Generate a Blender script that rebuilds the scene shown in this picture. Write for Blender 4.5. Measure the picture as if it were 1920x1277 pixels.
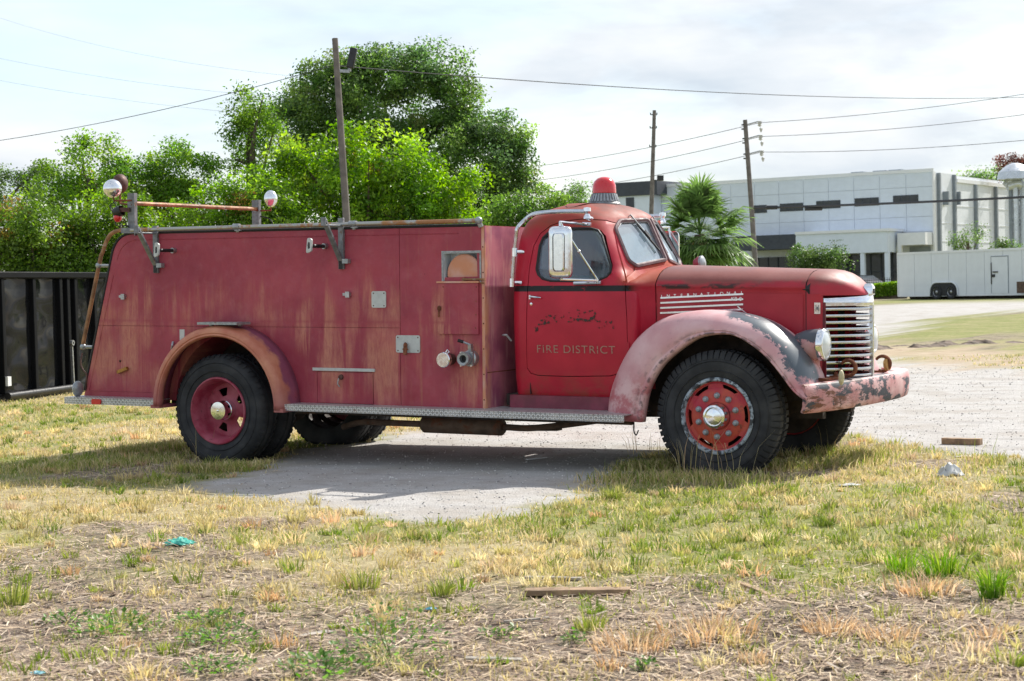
import bpy, bmesh, math, random
import numpy as np
from mathutils import Vector, Matrix
from mathutils.geometry import tessellate_polygon

for o in list(bpy.data.objects): bpy.data.objects.remove(o)
SC = bpy.context.scene
COL = SC.collection
R = math.radians

# ------------------------------------------------------------------ camera
W0, H0 = 1920, 1277
FPX = 3320.0
CAM = np.array([10.02, -13.04, 1.50])
YAW, PIT, ROL = R(28.02), R(-1.67), R(-1.41)
FW = np.array([-math.sin(YAW)*math.cos(PIT), math.cos(YAW)*math.cos(PIT), math.sin(PIT)])
RT = np.array([math.cos(YAW), math.sin(YAW), 0.0])
UP = np.cross(RT, FW)
R2 = RT*math.cos(ROL) + UP*math.sin(ROL)
U2 = -RT*math.sin(ROL) + UP*math.cos(ROL)
cam_d = bpy.data.cameras.new('camera')
cam_d.sensor_width = 36.0
cam_d.lens = 36.0*FPX/W0
cam_d.clip_end = 6000
cam_d.dof.use_dof = True
cam_d.dof.focus_distance = 14.8
cam_d.dof.aperture_fstop = 7.0
cam = bpy.data.objects.new('camera', cam_d); COL.objects.link(cam)
cam.matrix_world = Matrix(((R2[0], U2[0], -FW[0], CAM[0]), (R2[1], U2[1], -FW[1], CAM[1]),
                           (R2[2], U2[2], -FW[2], CAM[2]), (0, 0, 0, 1)))
SC.camera = cam

# ------------------------------------------------------------------ light
SUN = Vector((0.31, 1.08, 1.0)).normalized()      # towards the sun
EXPOSURE = 0.85
wd = bpy.data.worlds.new('World'); SC.world = wd; wd.use_nodes = True
nt = wd.node_tree; nt.nodes.clear()
def wn(t, **k):
    n = nt.nodes.new(t)
    for a, v in k.items(): setattr(n, a, v)
    return n
sky = wn('ShaderNodeTexSky', sky_type='NISHITA', sun_disc=False)
sky.sun_elevation = math.asin(SUN.z)
sky.sun_rotation = math.atan2(SUN.x, SUN.y)
sky.air_density = 1.0; sky.dust_density = 1.5; sky.ozone_density = 1.0
tc = wn('ShaderNodeTexCoord')
mp = wn('ShaderNodeMapping'); mp.inputs['Scale'].default_value = (1.0, 1.0, 3.6)
mp.inputs['Location'].default_value = (0.35, 0.1, 0.2)
nz = wn('ShaderNodeTexNoise'); nz.inputs['Scale'].default_value = 4.4; nz.inputs['Detail'].default_value = 7; nz.inputs['Roughness'].default_value = .52
nz.inputs['Distortion'].default_value = .25
rp = wn('ShaderNodeValToRGB'); rp.color_ramp.elements[0].position = .36; rp.color_ramp.elements[1].position = .62
nz2 = wn('ShaderNodeTexNoise'); nz2.inputs['Scale'].default_value = 8.5; nz2.inputs['Detail'].default_value = 6
rp2 = wn('ShaderNodeValToRGB'); rp2.color_ramp.elements[0].position = .33; rp2.color_ramp.elements[1].position = .68
rp2.color_ramp.elements[0].color = (3.2, 3.6, 4.05, 1); rp2.color_ramp.elements[1].color = (4.75, 4.85, 4.95, 1)
mx = wn('ShaderNodeMixRGB'); 
mul = wn('ShaderNodeMath', operation='MULTIPLY_ADD'); mul.inputs[1].default_value = .75; mul.inputs[2].default_value = .22
bg = wn('ShaderNodeBackground'); bg.inputs['Strength'].default_value = .118
wo = wn('ShaderNodeOutputWorld')
lk = nt.links.new
lk(tc.outputs['Generated'], mp.inputs['Vector']); lk(mp.outputs[0], nz.inputs['Vector']); lk(mp.outputs[0], nz2.inputs['Vector'])
lk(nz.outputs['Fac'], rp.inputs[0]); lk(nz2.outputs['Fac'], rp2.inputs[0])
lk(rp.outputs[0], mul.inputs[0]); lk(mul.outputs[0], mx.inputs[0])
lk(sky.outputs[0], mx.inputs[1]); lk(rp2.outputs[0], mx.inputs[2])
lk(mx.outputs[0], bg.inputs[0]); lk(bg.outputs[0], wo.inputs[0])
sl = bpy.data.lights.new('sun', 'SUN'); sl.energy = 3.7; sl.angle = R(0.6); sl.color = (1.0, .955, .88)
so = bpy.data.objects.new('sun', sl); COL.objects.link(so)
so.rotation_euler = SUN.to_track_quat('Z', 'Y').to_euler(); so.location = (0, 20, 30)
SC.view_settings.view_transform = 'Standard'; SC.view_settings.look = 'None'
SC.view_settings.exposure = EXPOSURE; SC.view_settings.gamma = 1.0
SC.view_settings.use_curve_mapping = False
SC.cycles.use_denoising = True
SC.cycles.max_bounces = 6; SC.cycles.transparent_max_bounces = 12
SC.cycles.sample_clamp_indirect = 6

# ------------------------------------------------------------------ measuring helpers (sight line -> real plane)
TP = 0.0182                       # the truck's nose-down rake
def ray(px, py): return FW + R2*(px-W0/2)/FPX - U2*(py-H0/2)/FPX
def L(px, py, y):                 # truck-local (x, z) on the plane y = const
    d = ray(px, py); t = (y-CAM[1])/d[1]; P = CAM+d*t
    return (float(P[0]), float(P[2]+TP*P[0]))
def G(px, py, z=0.0):             # point on level ground
    d = ray(px, py); t = (z-CAM[2])/d[2]; P = CAM+d*t
    return (float(P[0]), float(P[1]))
def B(px, py, D):                 # world point at depth D
    P = CAM+ray(px, py)*D; return Vector((float(P[0]), float(P[1]), float(P[2])))

# ------------------------------------------------------------------ mesh builder
class MB:
    def __init__(s): s.v = []; s.f = []
    def add(s, vs, fs):
        k = len(s.v); s.v += [tuple(map(float, p)) for p in vs]; s.f += [tuple(i+k for i in f) for f in fs]; return s
    def box(s, x0, x1, y0, y1, z0, z1):
        v = [(x, y, z) for x in (x0, x1) for y in (y0, y1) for z in (z0, z1)]
        return s.add(v, [(0,1,3,2),(4,6,7,5),(0,4,5,1),(2,3,7,6),(0,2,6,4),(1,5,7,3)])
    def obox(s, c, ax, ay, az):
        c, ax, ay, az = map(Vector, (c, ax, ay, az))
        v = [c+ax*i+ay*j+az*k for i in (-1, 1) for j in (-1, 1) for k in (-1, 1)]
        return s.add(v, [(0,1,3,2),(4,6,7,5),(0,4,5,1),(2,3,7,6),(0,2,6,4),(1,5,7,3)])
    def bar(s, a, b, w, h, up=(0, 0, 1)):        # rectangular bar from a to b
        a, b = Vector(a), Vector(b); d = (b-a); l = d.length; d.normalize(); u = Vector(up)
        if abs(d.dot(u)) > .98: u = Vector((1, 0, 0))
        sd = d.cross(u).normalized(); u = sd.cross(d)
        return s.obox((a+b)/2, d*l/2, sd*w/2, u*h/2)
    def prism(s, loops, a0, a1, plane='xz'):
        def P(p, a):
            return (p[0], a, p[1]) if plane == 'xz' else ((a, p[0], p[1]) if plane == 'yz' else (p[0], p[1], a))
        flat = [p for l in loops for p in l]
        tri = tessellate_polygon([[Vector((p[0], p[1], 0)) for p in l] for l in loops])
        n = len(flat)
        vs = [P(p, a0) for p in flat]+[P(p, a1) for p in flat]
        fs = [t for t in tri]+[tuple(i+n for i in reversed(t)) for t in tri]
        k = 0
        for l in loops:
            m = len(l)
            for i in range(m):
                a, b = k+i, k+(i+1) % m
                fs.append((a, b, b+n, a+n))
            k += m
        return s.add(vs, fs)
    def tube(s, path, r, n=8, cap=True):
        path = [Vector(p) for p in path]; rs = r if isinstance(r, (list, tuple)) else [r]*len(path)
        T = []
        for i in range(len(path)):
            a = path[max(i-1, 0)]; b = path[min(i+1, len(path)-1)]; T.append((b-a).normalized())
        u = T[0].orthogonal().normalized(); vs = []
        for i, p in enumerate(path):
            if i:
                u = (u-T[i]*u.dot(T[i])).normalized()
            w = T[i].cross(u)
            for k in range(n):
                a = 2*math.pi*k/n; vs.append(p+(u*math.cos(a)+w*math.sin(a))*rs[i])
        fs = []
        for i in range(len(path)-1):
            for k in range(n):
                fs.append((i*n+k, i*n+(k+1) % n, (i+1)*n+(k+1) % n, (i+1)*n+k))
        if cap:
            fs.append(tuple(range(n-1, -1, -1))); m = (len(path)-1)*n; fs.append(tuple(m+k for k in range(n)))
        return s.add(vs, fs)
    def lathe(s, prof, c, axis, n=32, closed=False, capends=False):
        c = Vector(c); ax = Vector(axis).normalized(); u = ax.orthogonal().normalized()
        if abs(ax.y) > .9: u = Vector((1, 0, 0))
        w = ax.cross(u); vs = []; fs = []
        for (r, a) in prof:
            for k in range(n):
                t = 2*math.pi*k/n; vs.append(c+ax*a+(u*math.cos(t)+w*math.sin(t))*r)
        m = len(prof)
        for i in range(m-1 if not closed else m):
            j = (i+1) % m
            for k in range(n): fs.append((i*n+k, i*n+(k+1) % n, j*n+(k+1) % n, j*n+k))
        if capends: fs.append(tuple(range(n))); fs.append(tuple((m-1)*n+k for k in range(n)))
        return s.add(vs, fs)
    def sphere(s, c, r, nu=16, nv=10, sc=(1, 1, 1)):
        prof = [(max(1e-4, math.sin(math.pi*i/nv))*r, -math.cos(math.pi*i/nv)*r) for i in range(nv+1)]
        k = len(s.v); s.lathe(prof, (0, 0, 0), (0, 0, 1), nu)
        for i in range(k, len(s.v)):
            p = s.v[i]; s.v[i] = (p[0]*sc[0]+c[0], p[1]*sc[1]+c[1], p[2]*sc[2]+c[2])
        return s
    def loft(s, rings, closed=True, cap=False):
        n = len(rings[0]); vs = [p for r in rings for p in r]; fs = []
        for i in range(len(rings)-1):
            for k in range(n if closed else n-1):
                fs.append((i*n+k, i*n+(k+1) % n, (i+1)*n+(k+1) % n, (i+1)*n+k))
        if cap: fs.append(tuple(range(n-1, -1, -1))); m = (len(rings)-1)*n; fs.append(tuple(m+k for k in range(n)))
        return s.add(vs, fs)
    def mesh(s, name, mat=None, smooth=35, merge=1e-5, recalc=True):
        me = bpy.data.meshes.new(name); me.from_pydata(s.v, [], s.f)
        b = bmesh.new(); b.from_mesh(me)
        if merge: bmesh.ops.remove_doubles(b, verts=b.verts, dist=merge)
        if recalc: bmesh.ops.recalc_face_normals(b, faces=b.faces)
        b.to_mesh(me); b.free()
        finish_mesh(me, mat, smooth)
        return me
    def build(s, name, mat=None, parent=None, smooth=35, merge=1e-5, bevel=0):
        o = bpy.data.objects.new(name, s.mesh(name, mat, smooth, merge)); COL.objects.link(o)
        if bevel:
            m = o.modifiers.new('b', 'BEVEL'); m.width = bevel; m.segments = 2; m.limit_method = 'ANGLE'; m.angle_limit = R(40)
        if parent: o.parent = parent
        return o
def finish_mesh(me, mat, smooth):
    if mat:
        me.materials.clear(); me.materials.append(mat)
    if smooth:
        me.shade_smooth()
        me.set_sharp_from_angle(angle=R(smooth))
def obj(name, me, parent=None, loc=None):
    o = bpy.data.objects.new(name, me); COL.objects.link(o)
    if parent: o.parent = parent
    if loc: o.location = loc
    return o
def empty(name, loc=(0, 0, 0), parent=None):
    o = bpy.data.objects.new(name, None); COL.objects.link(o); o.location = loc
    o.empty_display_size = .1
    if parent: o.parent = parent
    return o
def tag(o, label, cat=None, group=None, kind=None):
    o['label'] = label
    if cat: o['category'] = cat
    if group: o['group'] = group
    if kind: o['kind'] = kind
    return o
def copy_tree(o, parent=None):
    c = o.copy(); COL.objects.link(c); c.parent = parent
    for ch in list(o.children): copy_tree(ch, c)
    return c
def boolean(o, cut, op='DIFFERENCE', keep=False):
    m = o.modifiers.new('x', 'BOOLEAN'); m.object = cut; m.operation = op; m.solver = 'EXACT'
    dg = bpy.context.evaluated_depsgraph_get()
    me = bpy.data.meshes.new_from_object(o.evaluated_get(dg))
    o.modifiers.clear(); o.data = me
    if not keep: bpy.data.objects.remove(cut)
    return o
def raw(mb, name='cut'):
    o = mb.build(name, None, None, smooth=0); return o
def roundpoly(pts, rads, n=5):
    out = []; m = len(pts)
    for i in range(m):
        p = Vector(pts[i]); a = Vector(pts[i-1]); b = Vector(pts[(i+1) % m]); r = rads[i] if isinstance(rads, (list, tuple)) else rads
        if r <= 0: out.append(tuple(p)); continue
        da = (a-p).normalized(); db = (b-p).normalized()
        ang = da.angle(db); d = min(r/math.tan(ang/2), (a-p).length*.49, (b-p).length*.49)
        s, e = p+da*d, p+db*d
        for k in range(n+1):
            t = k/n; out.append(tuple(s*(1-t)**2+p*2*t*(1-t)+e*t*t))
    return out
def smooth_path(pts, n=6):
    P = [Vector(p) for p in pts]; P = [P[0]*2-P[1]]+P+[P[-1]*2-P[-2]]; out = []
    for i in range(1, len(P)-2):
        for k in range(n):
            t = k/n
            out.append(.5*((2*P[i])+(-P[i-1]+P[i+1])*t+(2*P[i-1]-5*P[i]+4*P[i+1]-P[i+2])*t*t+(-P[i-1]+3*P[i]-3*P[i+1]+P[i+2])*t**3))
    out.append(P[-2]); return out

# ------------------------------------------------------------------ materials
class N:
    def __init__(s, name):
        s.m = bpy.data.materials.new(name); s.m.use_nodes = True; s.t = s.m.node_tree; s.t.nodes.clear()
        s.out = s.t.nodes.new('ShaderNodeOutputMaterial')
    def n(s, typ, ins=None, **k):
        x = s.t.nodes.new('ShaderNode'+typ)
        for a, v in k.items(): setattr(x, a, v)
        for a, v in (ins or {}).items():
            if isinstance(v, bpy.types.NodeSocket): s.t.links.new(v, x.inputs[a])
            elif v is not None:
                x.inputs[a].default_value = (*v, 1) if isinstance(v, tuple) and len(v) == 3 and x.inputs[a].type == 'RGBA' else v
        return x
    def co(s, scale=(1, 1, 1), loc=(0, 0, 0), kind='Object'):
        t = s.n('TexCoord')
        return s.n('Mapping', {'Vector': t.outputs[kind], 'Scale': scale, 'Location': loc}).outputs[0]
    def xyz(s, v): return s.n('SeparateXYZ', {0: v}).outputs
    def noise(s, v, sc=5, det=4, ro=.55, dist=0): return s.n('TexNoise', {'Vector': v, 'Scale': sc, 'Detail': det, 'Roughness': ro, 'Distortion': dist}).outputs['Fac']
    def rng(s, v, a, b, c=0, d=1): return s.n('MapRange', {0: v, 1: a, 2: b, 3: c, 4: d}, interpolation_type='SMOOTHSTEP').outputs[0]
    def math(s, op, a, b=None): return s.n('Math', {0: a, 1: b}, operation=op).outputs[0]
    def mul(s, *a):
        r = a[0]
        for b in a[1:]: r = s.math('MULTIPLY', r, b)
        return r
    def mix(s, f, a, b): return s.n('MixRGB', {0: f, 1: a, 2: b}).outputs[0]
    def bump(s, h, st=.3, d=.01): return s.n('Bump', {'Height': h, 'Strength': st, 'Distance': d}).outputs[0]
    def pbr(s, col, rough=.5, metal=0., normal=None, **k):
        p = s.n('BsdfPrincipled', {'Base Color': col, 'Roughness': rough, 'Metallic': metal, 'Normal': normal})
        for a, v in k.items():
            i = p.inputs[a.replace('_', ' ')]
            if isinstance(v, bpy.types.NodeSocket): s.t.links.new(v, i)
            else: i.default_value = v
        return p.outputs[0]
    def end(s, sh): s.t.links.new(sh, s.out.inputs[0]); return s.m
def srgb(r, g, b):
    f = lambda c: (c/255/12.92 if c/255 <= .04045 else ((c/255+.055)/1.055)**2.4)
    return (f(r), f(g), f(b))
def simple(name, col, rough=.6, metal=0., var=.25, sc=12, bump=.15, rust=None, rustamt=.0, spec=.5):
    n = N(name); v = n.co()
    a = n.noise(v, sc, 5)
    dark = tuple(c*(1-var) for c in col); lite = tuple(min(1, c*(1+var)) for c in col)
    c = n.mix(n.rng(a, .3, .7), dark, lite); r = n.rng(n.noise(v, sc*1.7, 3), .3, .7, max(.02, rough-.12), min(1, rough+.12)); mt = metal
    if rust:
        f = n.rng(n.noise(v, sc*.6, 8, .65), .62-rustamt, .70-rustamt)
        c = n.mix(f, c, rust); r = n.math('MAXIMUM', r, n.math('MULTIPLY', f, .8)); mt = n.math('MULTIPLY', n.math('SUBTRACT', 1., f), metal)
    return n.end(n.pbr(c, r, mt, n.bump(n.noise(v, sc*6, 4), bump, .004), Specular_IOR_Level=spec))
M = {}
RUST = (.14, .05, .022)
M['chrome'] = simple('chrome', (.80, .81, .82), .08, 1., .05, 20, .0, (.30, .22, .15), -.04)
M['steel'] = simple('worn_steel', (.42, .43, .44), .42, .9, .15, 25, .1, (.2, .11, .06), .0)
M['galv'] = simple('galvanised', (.33, .35, .36), .45, .55, .2, 30, .1, (.20, .10, .05), .02)
M['alu'] = simple('white_metal_plate', (.50, .52, .50), .5, .1, .08, 20, .05)
M['postmetal'] = simple('dull_post_steel', (.20, .21, .22), .5, .4, .25, 20, .1, (.16, .09, .05), .02)
M['rustpipe'] = simple('rusty_pipe', (.30, .15, .07), .6, .2, .45, 9, .3, (.42, .36, .28), .03)
M['rust'] = simple('rust', (.19, .065, .03), .85, .1, .4, 20, .5)
M['browniron'] = simple('brown_iron', (.10, .045, .035), .6, .3, .3, 15, .2)
M['rubber'] = simple('black_rubber', (.012, .012, .013), .6, 0, .3, 30, .1)
M['blackmetal'] = simple('black_metal', (.015, .015, .016), .4, 0, .3, 12, .1)
M['chassis'] = simple('chassis', (.035, .025, .02), .8, 0, .5, 8, .3, (.09, .05, .03), .06)
M['muffler'] = simple('muffler', (.13, .085, .06), .75, .3, .3, 8, .2, RUST, .08)
M['whitepaint'] = simple('white_paint', (.72, .73, .72), .45, 0, .05, 10, .05)
M['inside'] = simple('cab_interior', (.05, .045, .045), .7, 0, .3, 6, .1)
M['seat'] = simple('seat_vinyl', (.10, .06, .05), .5, 0, .3, 9, .1)
def red_lens(name, col):
    n = N(name)
    return n.end(n.pbr(col, .16, 0, None, Subsurface_Weight=.1, Subsurface_Radius=(.05, .01, .01), Coat_Weight=.6, Coat_Roughness=.06))
M['redlens'] = red_lens('red_lens', (.62, .008, .016))
M['lens'] = None
n = N('lamp_lens'); M['lens'] = n.end(n.pbr((.7, .75, .76), .12, .0, n.bump(n.n('TexWave', {'Vector': n.co(), 'Scale': 30.}, wave_type='BANDS', bands_direction='Y').outputs[0], .5, .003), Coat_Weight=1.))
def glassmat(name, tint, dust, dust_sky_col, refl=1.0):  # the dust film's colour also carries painted sky reflection
    n = N(name); v = n.co()
    tr = n.n('BsdfTransparent', {0: tint}).outputs[0]
    gl = n.n('BsdfGlossy', {0: (.93, .97, 1.), 'Roughness': .03}).outputs[0]
    fr = n.n('Fresnel', {'IOR': 1.55}).outputs[0]
    a = n.n('MixShader', {0: n.math('MAXIMUM', n.math('MULTIPLY', fr, refl), .5 if refl > 3 else .0), 1: tr, 2: gl}).outputs[0]
    df = n.n('BsdfDiffuse', {0: dust_sky_col}).outputs[0]
    tl = n.n('BsdfTranslucent', {0: dust_sky_col}).outputs[0]
    d2 = n.n('MixShader', {0: .45, 1: df, 2: tl}).outputs[0]
    f = n.rng(n.noise(v, 4, 5), .25, .75, dust*.6, min(1, dust*1.4))
    return n.end(n.n('MixShader', {0: f, 1: a, 2: d2}).outputs[0])
M['windscreen'] = glassmat('windscreen_glass', (.50, .60, .66), .38, (.70, .88, .98), 3.2)  # pale blue film: dust plus sky reflection put into its colour
M['sideglass'] = glassmat('side_glass', (.45, .60, .68), .24, (.30, .44, .50), 1.8)  # bluish film: dust with the window's sky reflection painted in
# ------------------------------------------------------------------ paint of the truck
def paint_body():
    n = N('faded_maroon_paint'); v = n.co(); x, y, z = n.xyz(v)
    base = n.mix(n.rng(n.noise(v, 1.6, 5), .3, .7), (.285, .038, .063), (.395, .061, .086))
    # redder lower skirts and edges
    base = n.mix(n.mul(n.rng(n.noise(v, 2.3, 4), .45, .7), n.rng(z, 1.3, .5)), base, (.29, .03, .045))
    # chalky haze, fine blotches
    base = n.mix(n.mul(n.rng(n.noise(v, 9, 6, .65), .45, .8), .25), base, (.46, .17, .18))
    # vertical rust-tan wash streaks under the panel seams
    vs = n.co((7.0, 1, .60)); st = n.rng(n.noise(vs, 1.0, 6, .66, .45), .40, .58)
    vf = n.co((30, 1, 7)); fine = n.rng(n.noise(vf, 1.2, 7, .8, .3), .30, .62, .35, 1)
    zz = n.math('ADD', z, n.rng(n.noise(n.co((5, 1, 0)), 1.3, 3), .2, .8, -.22, .22))
    band1 = n.mul(n.rng(zz, .42, .85), n.rng(z, 1.30, 1.24))
    band2 = n.mul(n.rng(z, 1.24, 1.30), n.rng(zz, 1.66, 1.36), .9)
    xs = n.rng(n.noise(n.co((1.5, 1, 1.1), (.9, 0, 0)), 1.3, 2), .36, .58)
    f = n.mul(st, fine, n.math('MAXIMUM', band1, band2), xs, .68)
    base = n.mix(f, base, n.mix(n.noise(v, 3, 3), (.60, .25, .14), (.62, .31, .21)))
    # streaks high on the front panel
    f2 = n.mul(n.rng(n.noise(n.co((11, 1, .5), (3, 0, 0)), 1., 4), .55, .70), n.rng(x, 1.75, 2.0), .5)
    base = n.mix(f2, base, (.42, .17, .10))
    # small dark rust specks and scrapes
    sp = n.rng(n.noise(n.co((1, 1, 1.6)), 24, 6, .7), .69, .73)
    base = n.mix(n.mul(sp, .8), base, (.06, .02, .02))
    h = n.noise(n.co((1.5, 1, 1.1)), 2.4, 3); h2 = n.noise(v, 60, 3)
    nn = n.n('Bump', {'Height': h2, 'Strength': .08, 'Distance': .003, 'Normal': n.bump(h, .75, .035)}).outputs[0]
    rough = n.math('ADD', n.rng(n.noise(v, 6, 4), .3, .7, .36, .52), n.math('MULTIPLY', f, .25))
    return n.end(n.pbr(base, rough, 0, nn, Specular_IOR_Level=.30))
def paint_bodyfront():
    n = N('faded_front_paint'); v = n.co(); x, y, z = n.xyz(v)
    base = n.mix(n.rng(n.noise(v, 3.2, 5), .35, .65), (.30, .07, .13), (.50, .16, .20))
    ed = n.mul(n.rng(y, .16, .02), n.rng(n.noise(n.co((1, 3, 1)), 4, 6), .35, .6))
    base = n.mix(ed, base, (.62, .30, .16))
    base = n.mix(n.mul(n.rng(n.noise(n.co((1, 6, 1)), 3, 4), .5, .7), .5), base, (.60, .33, .30))
    return n.end(n.pbr(base, .55, 0, n.bump(n.noise(v, 30, 4), .12, .004)))
def paint_cab():
    n = N('cab_red_paint'); v = n.co(); x, y, z = n.xyz(v)
    base = n.mix(n.rng(n.noise(v, 2.2, 5), .3, .7), (.38, .011, .030), (.50, .020, .043))
    base = n.mix(n.mul(n.rng(z, .95, .62), n.rng(n.noise(v, 5, 6, .7), .4, .62)), base, (.30, .05, .04))
    up = n.math('ADD', z, n.rng(n.noise(v, 3.5, 6, .6), .2, .8, -.12, .12))
    base = n.mix(n.rng(up, 1.92, 2.16), base, (.31, .048, .028))
    base = n.mix(n.mul(n.rng(up, 2.10, 2.24), n.rng(n.noise(v, 6, 6), .25, .65)), base, (.175, .052, .038))
    # sun-burnt scuttle ahead of the windscreen
    sc = n.mul(n.rng(x, 3.88, 3.99), n.rng(z, 1.55, 1.63))
    base = n.mix(n.mul(sc, n.rng(n.noise(v, 4, 5), .2, .6)), base, (.36, .065, .032))
    # worn black belt stripe
    wear = n.rng(n.noise(n.co((2, 1, 8)), 5, 6, .7), .60, .66)
    be = n.mul(n.rng(z, 1.528, 1.533), n.rng(z, 1.582, 1.577), n.math('SUBTRACT', 1., n.mul(wear, .85)), n.rng(x, 4.12, 4.02))
    base = n.mix(be, base, (.012, .010, .010))
    sp = n.rng(n.noise(v, 26, 6, .75), .70, .75)
    base = n.mix(n.mul(sp, .7), base, (.08, .02, .015))
    h = n.noise(v, 2.0, 2)
    rough = n.math('ADD', n.math('MAXIMUM', n.rng(z, 1.8, 2.2, .34, .62), n.mul(sc, .72)), n.rng(n.noise(v, 8, 4), .3, .7, -.05, .07))
    nn = n.n('Bump', {'Height': n.noise(v, 50, 4), 'Strength': .06, 'Distance': .003, 'Normal': n.bump(h, .18, .03)}).outputs[0]
    return n.end(n.pbr(base, rough, 0, nn, Specular_IOR_Level=.30))
def paint_hood():
    n = N('hood_red_paint'); v = n.co(); x, y, z = n.xyz(v)
    base = n.mix(n.rng(n.noise(v, 2.6, 5), .3, .7), (.37, .011, .027), (.47, .021, .038))
    up = n.math('ADD', z, n.rng(n.noise(v, 3.5, 6, .6), .2, .8, -.05, .05))
    top = n.mix(n.rng(n.noise(v, 3, 5), .3, .7), (.20, .042, .032), (.25, .075, .062))
    base = n.mix(n.rng(up, 1.56, 1.62), base, top)
    base = n.mix(n.mul(n.rng(z, 1.66, 1.72), n.rng(n.noise(v, 5, 6), .38, .62), .7), base, (.15, .06, .058))
    # dark worn line under the shoulder crease, black primer showing
    dk = n.mul(n.rng(z, 1.535, 1.555), n.rng(z, 1.60, 1.575), n.rng(n.noise(n.co((1.2, 1, 3)), 4, 6, .7), .44, .56), n.rng(x, 5.15, 4.95))
    base = n.mix(dk, base, (.045, .018, .016))
    rs = n.mul(n.rng(n.noise(n.co((1, 1, 2)), 7, 7, .7), .60, .72), n.rng(z, 1.50, 1.2))
    base = n.mix(n.mul(rs, .6), base, (.30, .05, .035))
    sp = n.rng(n.noise(v, 26, 6, .75), .69, .74)
    base = n.mix(n.mul(sp, .7), base, (.07, .02, .015))
    rough = n.math('ADD', n.rng(z, 1.5, 1.65, .36, .55), n.rng(n.noise(v, 8, 4), .3, .7, -.05, .08))
    return n.end(n.pbr(base, rough, 0, n.bump(n.noise(v, 40, 4), .08, .003), Specular_IOR_Level=.45))
def paint_rearfender():
    n = N('faded_orange_fender'); v = n.co(); x, y, z = n.xyz(v)
    pur = n.mix(n.rng(n.noise(v, 4, 4), .3, .7), (.20, .05, .10), (.29, .085, .135))
    ora = n.mix(n.rng(n.noise(v, 6, 6), .3, .7), (.46, .14, .08), (.58, .25, .15))
    f = n.rng(n.math('ADD', y, n.rng(n.noise(v, 7, 5), .2, .8, -.06, .06)), -.10, -.17)
    f = n.mul(f, n.rng(z, .45, .85, .45, 1))
    base = n.mix(f, pur, ora)
    base = n.mix(n.mul(n.rng(z, .95, .5), n.rng(n.noise(v, 3, 5), .4, .65), .7), base, (.36, .06, .07))
    sc = n.rng(n.noise(n.co((1, 1, 1), (5, 0, 0)), 11, 7, .72), .67, .70)
    base = n.mix(n.mul(sc, .85), base, (.04, .018, .015))
    return n.end(n.pbr(base, .52, 0, n.bump(n.noise(v, 40, 4), .12, .003)))
def paint_frontfender():
    n = N('chalky_pink_fender'); v = n.co(); x, y, z = n.xyz(v)
    pk = n.mix(n.rng(n.noise(v, 3.5, 6), .3, .7), (.57, .29, .30), (.69, .45, .45))
    rd = n.mul(n.rng(n.noise(v, 5, 6, .7), .44, .60), n.rng(z, .98, .66))
    base = n.mix(n.mul(rd, .75), pk, (.40, .05, .07))
    # bare dark primer along the front crown
    e = n.math('ADD', n.math('ADD', n.math('MULTIPLY', x, .15), y), n.rng(n.noise(v, 13, 7, .75), .2, .8, -.055, .055))
    prim = n.mul(n.rng(e, .795, .812), n.rng(n.math('ADD', x, n.math('MULTIPLY', y, .25)), 4.92, 5.0), n.rng(n.noise(v, 14, 5), .72, .66), n.rng(n.math('ADD', z, n.rng(n.noise(v, 12, 5), .2, .8, -.06, .06)), .80, .86))
    base = n.mix(n.mul(prim, n.rng(y, .36, .28)), base, (.075, .095, .115))
    g = n.mul(n.rng(n.noise(v, 8, 7, .75), .56, .66), .28)
    base = n.mix(g, base, (.28, .19, .20))
    sp = n.rng(n.noise(v, 20, 6, .75), .66, .70)
    base = n.mix(n.mul(sp, .6), base, (.16, .08, .07))
    lip = n.mul(n.rng(y, -.045, -.06), n.rng(n.noise(v, 16, 5), .45, .6), .8)
    base = n.mix(lip, base, (.05, .035, .035))
    return n.end(n.pbr(base, n.rng(prim, 0, 1, .5, .34), 0, n.bump(n.noise(v, 40, 4), .12, .003)))
def paint_bumper():
    n = N('chipped_bumper_paint'); v = n.co(); x, y, z = n.xyz(v)
    base = n.mix(n.rng(n.noise(v, 6, 6), .3, .7), (.52, .22, .22), (.70, .45, .44))
    d = n.rng(n.noise(n.co((1, 1, 2.2), (0, .6, 0)), 4.2, 8, .68), .49, .56)
    base = n.mix(d, base, (.045, .052, .068))
    r = n.rng(n.noise(n.co((1, 1, 3.4), (2, 0, 0)), 6, 8, .7), .49, .57)
    base = n.mix(n.mul(r, n.rng(y, 1.0, .2)), base, (.17, .06, .03))
    return n.end(n.pbr(base, .6, 0, n.bump(n.noise(v, 26, 6, .7), .45, .006)))
def tyre_mat():
    n = N('tyre_rubber'); v = n.co()
    c = n.mix(n.rng(n.noise(v, 7, 6), .3, .75), (.017, .018, .021), (.042, .044, .048))
    c = n.mix(n.mul(n.rng(n.noise(v, 3, 4), .5, .75), .5), c, (.075, .072, .068))
    return n.end(n.pbr(c, .72, 0, n.bump(n.noise(v, 45, 4), .2, .003), Specular_IOR_Level=.35))
def wheel_red():
    n = N('wheel_red'); v = n.co()
    c = n.mix(n.rng(n.noise(v, 6, 6), .35, .65), (.42, .016, .04), (.50, .075, .035))
    c = n.mix(n.mul(n.rng(n.noise(v, 17, 6, .7), .58, .66), .8), c, (.13, .045, .03))
    return n.end(n.pbr(c, .5, 0, n.bump(n.noise(v, 40, 4), .15, .003)))
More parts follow.
